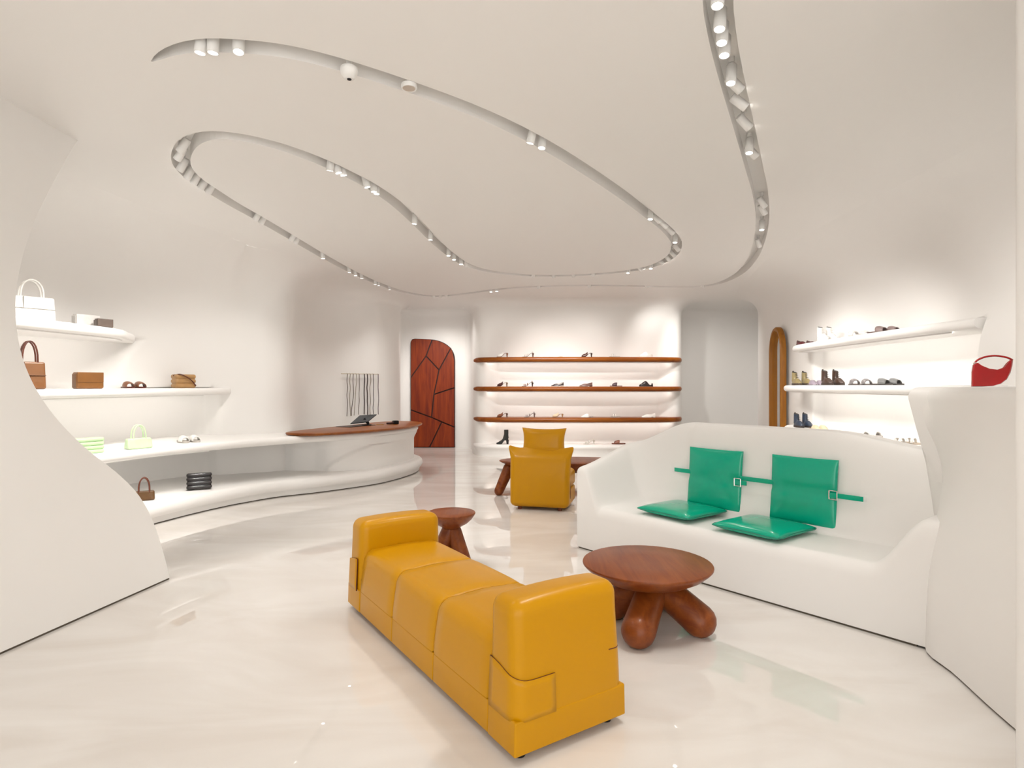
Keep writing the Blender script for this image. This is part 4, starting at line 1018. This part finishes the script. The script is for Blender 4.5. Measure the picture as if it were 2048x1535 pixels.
def shoe(kind, label, loc, rz, col, sole=None, L=0.25, group=None, heel=None, name=None):
    nm = name or {'slide': 'slide_sandal', 'heel': 'heeled_mule', 'strappy': 'strappy_heel', 'flat': 'flat_shoe', 'boot': 'ankle_boot', 'lace': 'lace_up_boot', 'clog': 'clog', 'mule': 'flat_mule', 'sandal': 'strap_sandal'}[kind]
    r = thing(nm, label, 'boot' if kind in ('boot', 'lace') else 'shoe', loc, rz, group)
    m = lea(col, 0.32, 0.2); sm = lea(sole or tuple(c * 0.6 for c in col), 0.5)
    w = 0.043
    if kind in ('heel', 'strappy'):
        hh = heel or 0.072
        zf = lambda t: hh * (1 - sstep(0.18, 0.66, t)) + 0.001
        mk('sole', sole_vf(L * 0.86, w * 0.86, zf, 0.008), sm, r)
        hx = (0.07 - 0.5) * L * 0.86
        mk('heel', tube([(hx - 0.004, 0, hh), (hx, 0, hh * 0.5), (hx - 0.002, 0, 0.0)], [0.021, 0.013, 0.010], 10), sm, r)
        if kind == 'heel':
            solid(mk('upper', strap_vf(L * 0.86, w * 0.86, lambda t: zf(t) + 0.006, lambda t: 0.056 - 0.03 * sstep(0.7, 0.95, t), 0.42, 0.92), m, r), 0.005)
        else:
            for (a, b) in ((0.76, 0.83), (0.62, 0.69), (0.47, 0.53)):
                solid(mk('strap', strap_vf(L * 0.86, w * 0.86, lambda t: zf(t) + 0.006, lambda t: 0.04, a, b, 2), m, r), 0.004)
            solid(mk('ankle_strap', strap_vf(L * 0.86, w * 0.8, lambda t: zf(t) + 0.006, lambda t: 0.028, 0.06, 0.14, 2), m, r), 0.004)
    elif kind in ('slide', 'sandal'):
        zf = lambda t: 0.001
        mk('sole', sole_vf(L, w, zf, 0.018), sm, r)
        if kind == 'slide':
            solid(mk('strap', strap_vf(L, w, lambda t: 0.012, lambda t: 0.062 - 0.02 * sstep(0.55, 0.85, t), 0.46, 0.80, bulge=-0.01), m, r), 0.008)
        else:
            for (a, b) in ((0.70, 0.80), (0.48, 0.58)):
                solid(mk('strap', strap_vf(L, w, lambda t: 0.012, lambda t: 0.05, a, b, 2), m, r), 0.006)
    elif kind in ('flat', 'mule'):
        zf = lambda t: 0.001 + 0.012 * (1 - sstep(0.2, 0.4, t))
        mk('sole', sole_vf(L, w * 0.95, zf, 0.008), sm, r)
        if kind == 'flat':
            mk('upper', upper_vf(L, w * 0.95, lambda t: zf(t) + 0.006, lambda t: 0.016 + 0.034 * sstep(1.0, 0.6, t) * 1.0 + 0.012 * (1 - sstep(0.0, 0.2, t)), 0.02, 0.99), m, r)
            mk('insole', sole_vf(L * 0.97, w * 0.7, lambda t: 0.05 - 0.012 * sstep(0.2, 0.5, t), 0.012, 8, 0.1, 0.52), sm, r)
        else:
            mk('upper', upper_vf(L, w * 0.98, lambda t: zf(t) + 0.006, lambda t: 0.058 * sstep(1.04, 0.55, t) + 0.004, 0.40, 0.99), m, r)
        mk('heel', box(-L / 2 + 0.005, -L / 2 + 0.06, -0.026, 0.026, 0, 0.014, 0.003), sm, r)
    elif kind == 'clog':
        zf = lambda t: 0.0005
        mk('sole', sole_vf(L, w * 1.08, zf, 0.03), sm, r)
        mk('upper', upper_vf(L, w * 1.05, lambda t: 0.026, lambda t: 0.07 * sstep(1.03, 0.55, t) * sstep(0.22, 0.5, t) + 0.008, 0.25, 0.99), m, r)
        solid(mk('heel_strap', strap_vf(L, w * 1.05, lambda t: 0.03, lambda t: 0.03, 0.02, 0.08, 2), m, r), 0.006)
    elif kind in ('boot', 'lace'):
        hh = heel if heel is not None else 0.03
        zf = lambda t: hh * (1 - sstep(0.30, 0.6, t)) + 0.001
        th = 0.022 if kind == 'lace' else 0.012
        if hh <= 0.035:
            mk('sole', sole_vf(L, w * 1.02, lambda t: 0.0005, th + hh * 0.2), sm, r); zb = lambda t: th * 0.8 + hh * 0.2
        else:
            mk('sole', sole_vf(L, w, zf, 0.01), sm, r); zb = lambda t: zf(t) + 0.006
            mk('heel', tube([(-L * 0.40, 0, hh + 0.004), (-L * 0.415, 0, 0.0)], [0.026, 0.020], 12), sm, r)
        mk('upper', upper_vf(L, w, zb, lambda t: 0.022 + 0.052 * sstep(1.0, 0.52, t), 0.03, 0.99), m, r)
        sh = 0.16 if kind == 'lace' else 0.19
        secs = []
        for k in range(9):
            t = k / 8; z = zb(0.25) + 0.03 + t * (sh - 0.03); cx = (-0.27 - 0.035 * sstep(0, 0.6, t)) * L + 0.0; a = L * (0.235 - 0.055 * sstep(0, 0.5, t)); b = 0.036 - 0.004 * t
            secs.append([Vector((cx + a * math.cos(2 * math.pi * j / 16), b * math.sin(2 * math.pi * j / 16), z - (0.01 * math.cos(2 * math.pi * j / 16) * t if kind == 'lace' else 0))) for j in range(16)])
        mk('shaft', loft(secs), m, r)
        mk('opening_shade', loft([[Vector((p.x * 0.93 + secs[-1][4].x * 0.07, p.y * 0.85, p.z + 0.0005)) for p in secs[-1]], [Vector((p.x * 0.93 + secs[-1][4].x * 0.07, p.y * 0.85, p.z + 0.002)) for p in secs[-1]]]), BLACKR, r)  # dark disc painted as the shade inside the closed shaft
        if kind == 'lace':
            for q in range(4):
                z = zb(0.5) + 0.06 + q * 0.024; x = (-0.27 + 0.235 - 0.05 * q / 3) * L + 0.022 * (3 - q) / 3
                mk('lace', tube([(x, -0.018, z), (x + 0.006, 0, z + 0.004), (x, 0.018, z)], 0.003, 6), sm, r)
            mk('pull_tab', box(-L * 0.5 + 0.002, -L * 0.5 + 0.010, -0.01, 0.01, zb(0) + sh - 0.02, zb(0) + sh + 0.022, 0.002), sm, r)
    return r
# column shelves: single shoes in profile, toe to the left
YS = 11.46; PI = math.pi
def colshoe(kind, px, z, label, col, **k):
    return shoe(kind, label, ((px - CX) / F * YS, YS, z + 0.0005), PI + R(k.pop('turn', 0)), col, **k)
ZA, ZB, ZD, ZE = 1.885, 1.325, 0.738, 0.2255
WH = (0.86, 0.84, 0.80)
colshoe('heel', 1004.5, ZA, 'white mule with a brown heel, first on the top wooden shelf', WH, sole=(0.25, 0.10, 0.05))
colshoe('strappy', 1056, ZA, 'clear strapped high heel with dark sole on the top wooden shelf', (0.55, 0.5, 0.46), sole=(0.10, 0.05, 0.04))
colshoe('mule', 1112, ZA, 'white pointed flat mule on the top wooden shelf', (0.86, 0.87, 0.80), sole=(0.5, 0.47, 0.42), L=0.26)
colshoe('heel', 1173, ZA, 'dark brown heeled mule on the top wooden shelf', (0.06, 0.018, 0.008), sole=(0.04, 0.02, 0.015))
colshoe('sandal', 1229, ZA, 'white strap sandal in the right half of the top wooden shelf', (0.8, 0.78, 0.75), sole=(0.6, 0.57, 0.54), L=0.2)
colshoe('clog', 1292, ZA, 'chunky white clog, last on the top wooden shelf', (0.85, 0.82, 0.78), sole=(0.7, 0.65, 0.6))
colshoe('heel', 1004, ZB, 'burgundy mule with a pale heel, first on the middle wooden shelf', (0.055, 0.008, 0.008), sole=(0.26, 0.18, 0.12))
colshoe('strappy', 1055, ZB, 'brown woven strappy high heel on the middle wooden shelf', (0.14, 0.045, 0.02), sole=(0.03, 0.015, 0.012))
colshoe('flat', 1115, ZB, 'black and white strap shoe on the middle wooden shelf', (0.03, 0.018, 0.02), sole=(0.6, 0.55, 0.5), L=0.245)
colshoe('flat', 1172, ZB, 'mauve brown pointed flat on the middle wooden shelf', (0.16, 0.09, 0.075), sole=(0.05, 0.02, 0.015), L=0.25)
colshoe('slide', 1232, ZB, 'dark plum slide sandal on the middle wooden shelf', (0.10, 0.065, 0.075), sole=(0.22, 0.14, 0.12), L=0.235)
colshoe('clog', 1292, ZB, 'chunky black clog, last on the middle wooden shelf', (0.018, 0.014, 0.013), sole=(0.012, 0.009, 0.008), L=0.26)
colshoe('heel', 1004, ZD, 'rust brown heeled mule, first on the lowest wooden shelf', (0.19, 0.06, 0.025), sole=(0.12, 0.05, 0.03))
colshoe('strappy', 1059, ZD, 'grey strappy high heel on the lowest wooden shelf', (0.25, 0.21, 0.20), sole=(0.16, 0.11, 0.10))
colshoe('heel', 1115, ZD, 'cream beige block mule on the lowest wooden shelf', (0.66, 0.52, 0.36), sole=(0.4, 0.24, 0.12), heel=0.06)
colshoe('mule', 1174, ZD, 'white flat mule on a grey sole on the lowest wooden shelf', WH, sole=(0.45, 0.4, 0.38), L=0.24)
colshoe('sandal', 1231, ZD, 'white sandal with raised straps on the lowest wooden shelf', WH, sole=(0.5, 0.45, 0.42), L=0.18)
colshoe('flat', 1297, ZD, 'white low shoe, last on the lowest wooden shelf', (0.9, 0.88, 0.84), sole=(0.8, 0.77, 0.73), L=0.26)
colshoe('boot', 1005, ZE, 'black heeled ankle boot on the white plinth of the column', (0.014, 0.016, 0.015), sole=(0.01, 0.01, 0.01), L=0.235, heel=0.075)
colshoe('strappy', 1178, ZE, 'cream strappy heel on the white plinth right of the armchair', (0.72, 0.70, 0.64), sole=(0.6, 0.56, 0.5), heel=0.07)
colshoe('slide', 1237, ZE, 'reddish brown slide sandal on the white plinth near the bench', (0.24, 0.085, 0.05), sole=(0.16, 0.05, 0.03), L=0.26)

# right wall: pairs, toes towards the viewer's side of the room
def pair(kind, px, z, desc, col, gap=0.14, X=4.02, rz=R(-90), **k):
    Y = X * F / (px - CX)
    shoe(kind, 'left-hand shoe of the ' + desc, (X, Y, z + 0.0005), rz, col, group=desc, **k)
    Y2 = Y - 0.0
    shoe(kind, 'right-hand shoe of the ' + desc, (X + gap, Y2, z + 0.0005), rz, col, group=desc, **k)
ZR1, ZR2, ZR3 = 1.92, 1.35, 0.76
pair('flat', 1603, ZR1, 'dark red flats on the top right shelf', (0.10, 0.012, 0.015), sole=(0.05, 0.02, 0.02), X=4.14)
pair('lace', 1646, ZR1, 'white lace-up boots on the top right shelf', WH, sole=(0.7, 0.68, 0.65), gap=0.115, L=0.24)
pair('slide', 1705, ZR1, 'white slides on the top right shelf', (0.84, 0.81, 0.78), sole=(0.7, 0.67, 0.63))
pair('slide', 1758, ZR1, 'mauve grey slides on the top right shelf', (0.27, 0.20, 0.19), sole=(0.09, 0.04, 0.035), gap=0.135, rz=R(-70))
pair('lace', 1594, ZR2, 'olive gold lace-up boots on the middle right shelf', (0.28, 0.22, 0.10), sole=(0.05, 0.035, 0.025), X=4.04)
pair('mule', 1625, ZR2, 'lilac grey mules on the middle right shelf', (0.30, 0.25, 0.30), sole=(0.12, 0.10, 0.10), gap=0.095, L=0.22)
pair('lace', 1655, ZR2, 'dark brown lace-up boots on the middle right shelf', (0.05, 0.025, 0.016), sole=(0.03, 0.018, 0.013))
pair('slide', 1708, ZR2, 'grey and mauve strap slides on the middle right shelf', (0.22, 0.20, 0.20), sole=(0.09, 0.07, 0.065), rz=R(-100))
pair('slide', 1763, ZR2, 'wide grey slides on the middle right shelf', (0.20, 0.20, 0.20), sole=(0.05, 0.042, 0.04), gap=0.125, rz=R(-70))
pair('lace', 1598, ZR3, 'glossy navy lace-up boots on the lowest right shelf', (0.025, 0.04, 0.07), sole=(0.025, 0.018, 0.015), gap=0.12)
pair('mule', 1630, ZR3, 'beige pointed mules beside the navy boots', (0.70, 0.56, 0.38), sole=(0.5, 0.36, 0.22), gap=0.1, X=3.98, L=0.26)
pair('flat', 1670, ZR3, 'white low shoes beside the beige mules', WH, sole=(0.75, 0.72, 0.68), gap=0.12)
pair('slide', 1722, ZR3, 'white slides with dark insides on the lowest right shelf', WH, sole=(0.45, 0.42, 0.40), gap=0.14, rz=R(-75))
pair('sandal', 1790, ZR3, 'white tan-soled sandals nearest on the lowest right shelf', WH, sole=(0.5, 0.42, 0.34), gap=0.12, X=3.86, rz=R(-60))
# left wall slides
def lpair(px, X, z, desc, col, sole, rz):
    x, Y, z = lp(px, X, z); c, s = math.cos(rz), math.sin(rz)
    for q, nm in ((-1, 'left-hand'), (1, 'right-hand')):
        shoe('slide', nm + ' shoe of the ' + desc, (x + (-s) * -q * 0.058, Y + c * -q * 0.058, z + 0.0005), rz, col, sole=sole, group=desc)
lpair(267, -4.12, Z2, 'brown slides on the second shelf of the bag wall', (0.20, 0.07, 0.025), (0.09, 0.02, 0.012), R(-35))
lpair(377, -3.62, Z3, 'white slides on the lower shelf of the bag wall', WH, (0.5, 0.46, 0.42), R(-40))
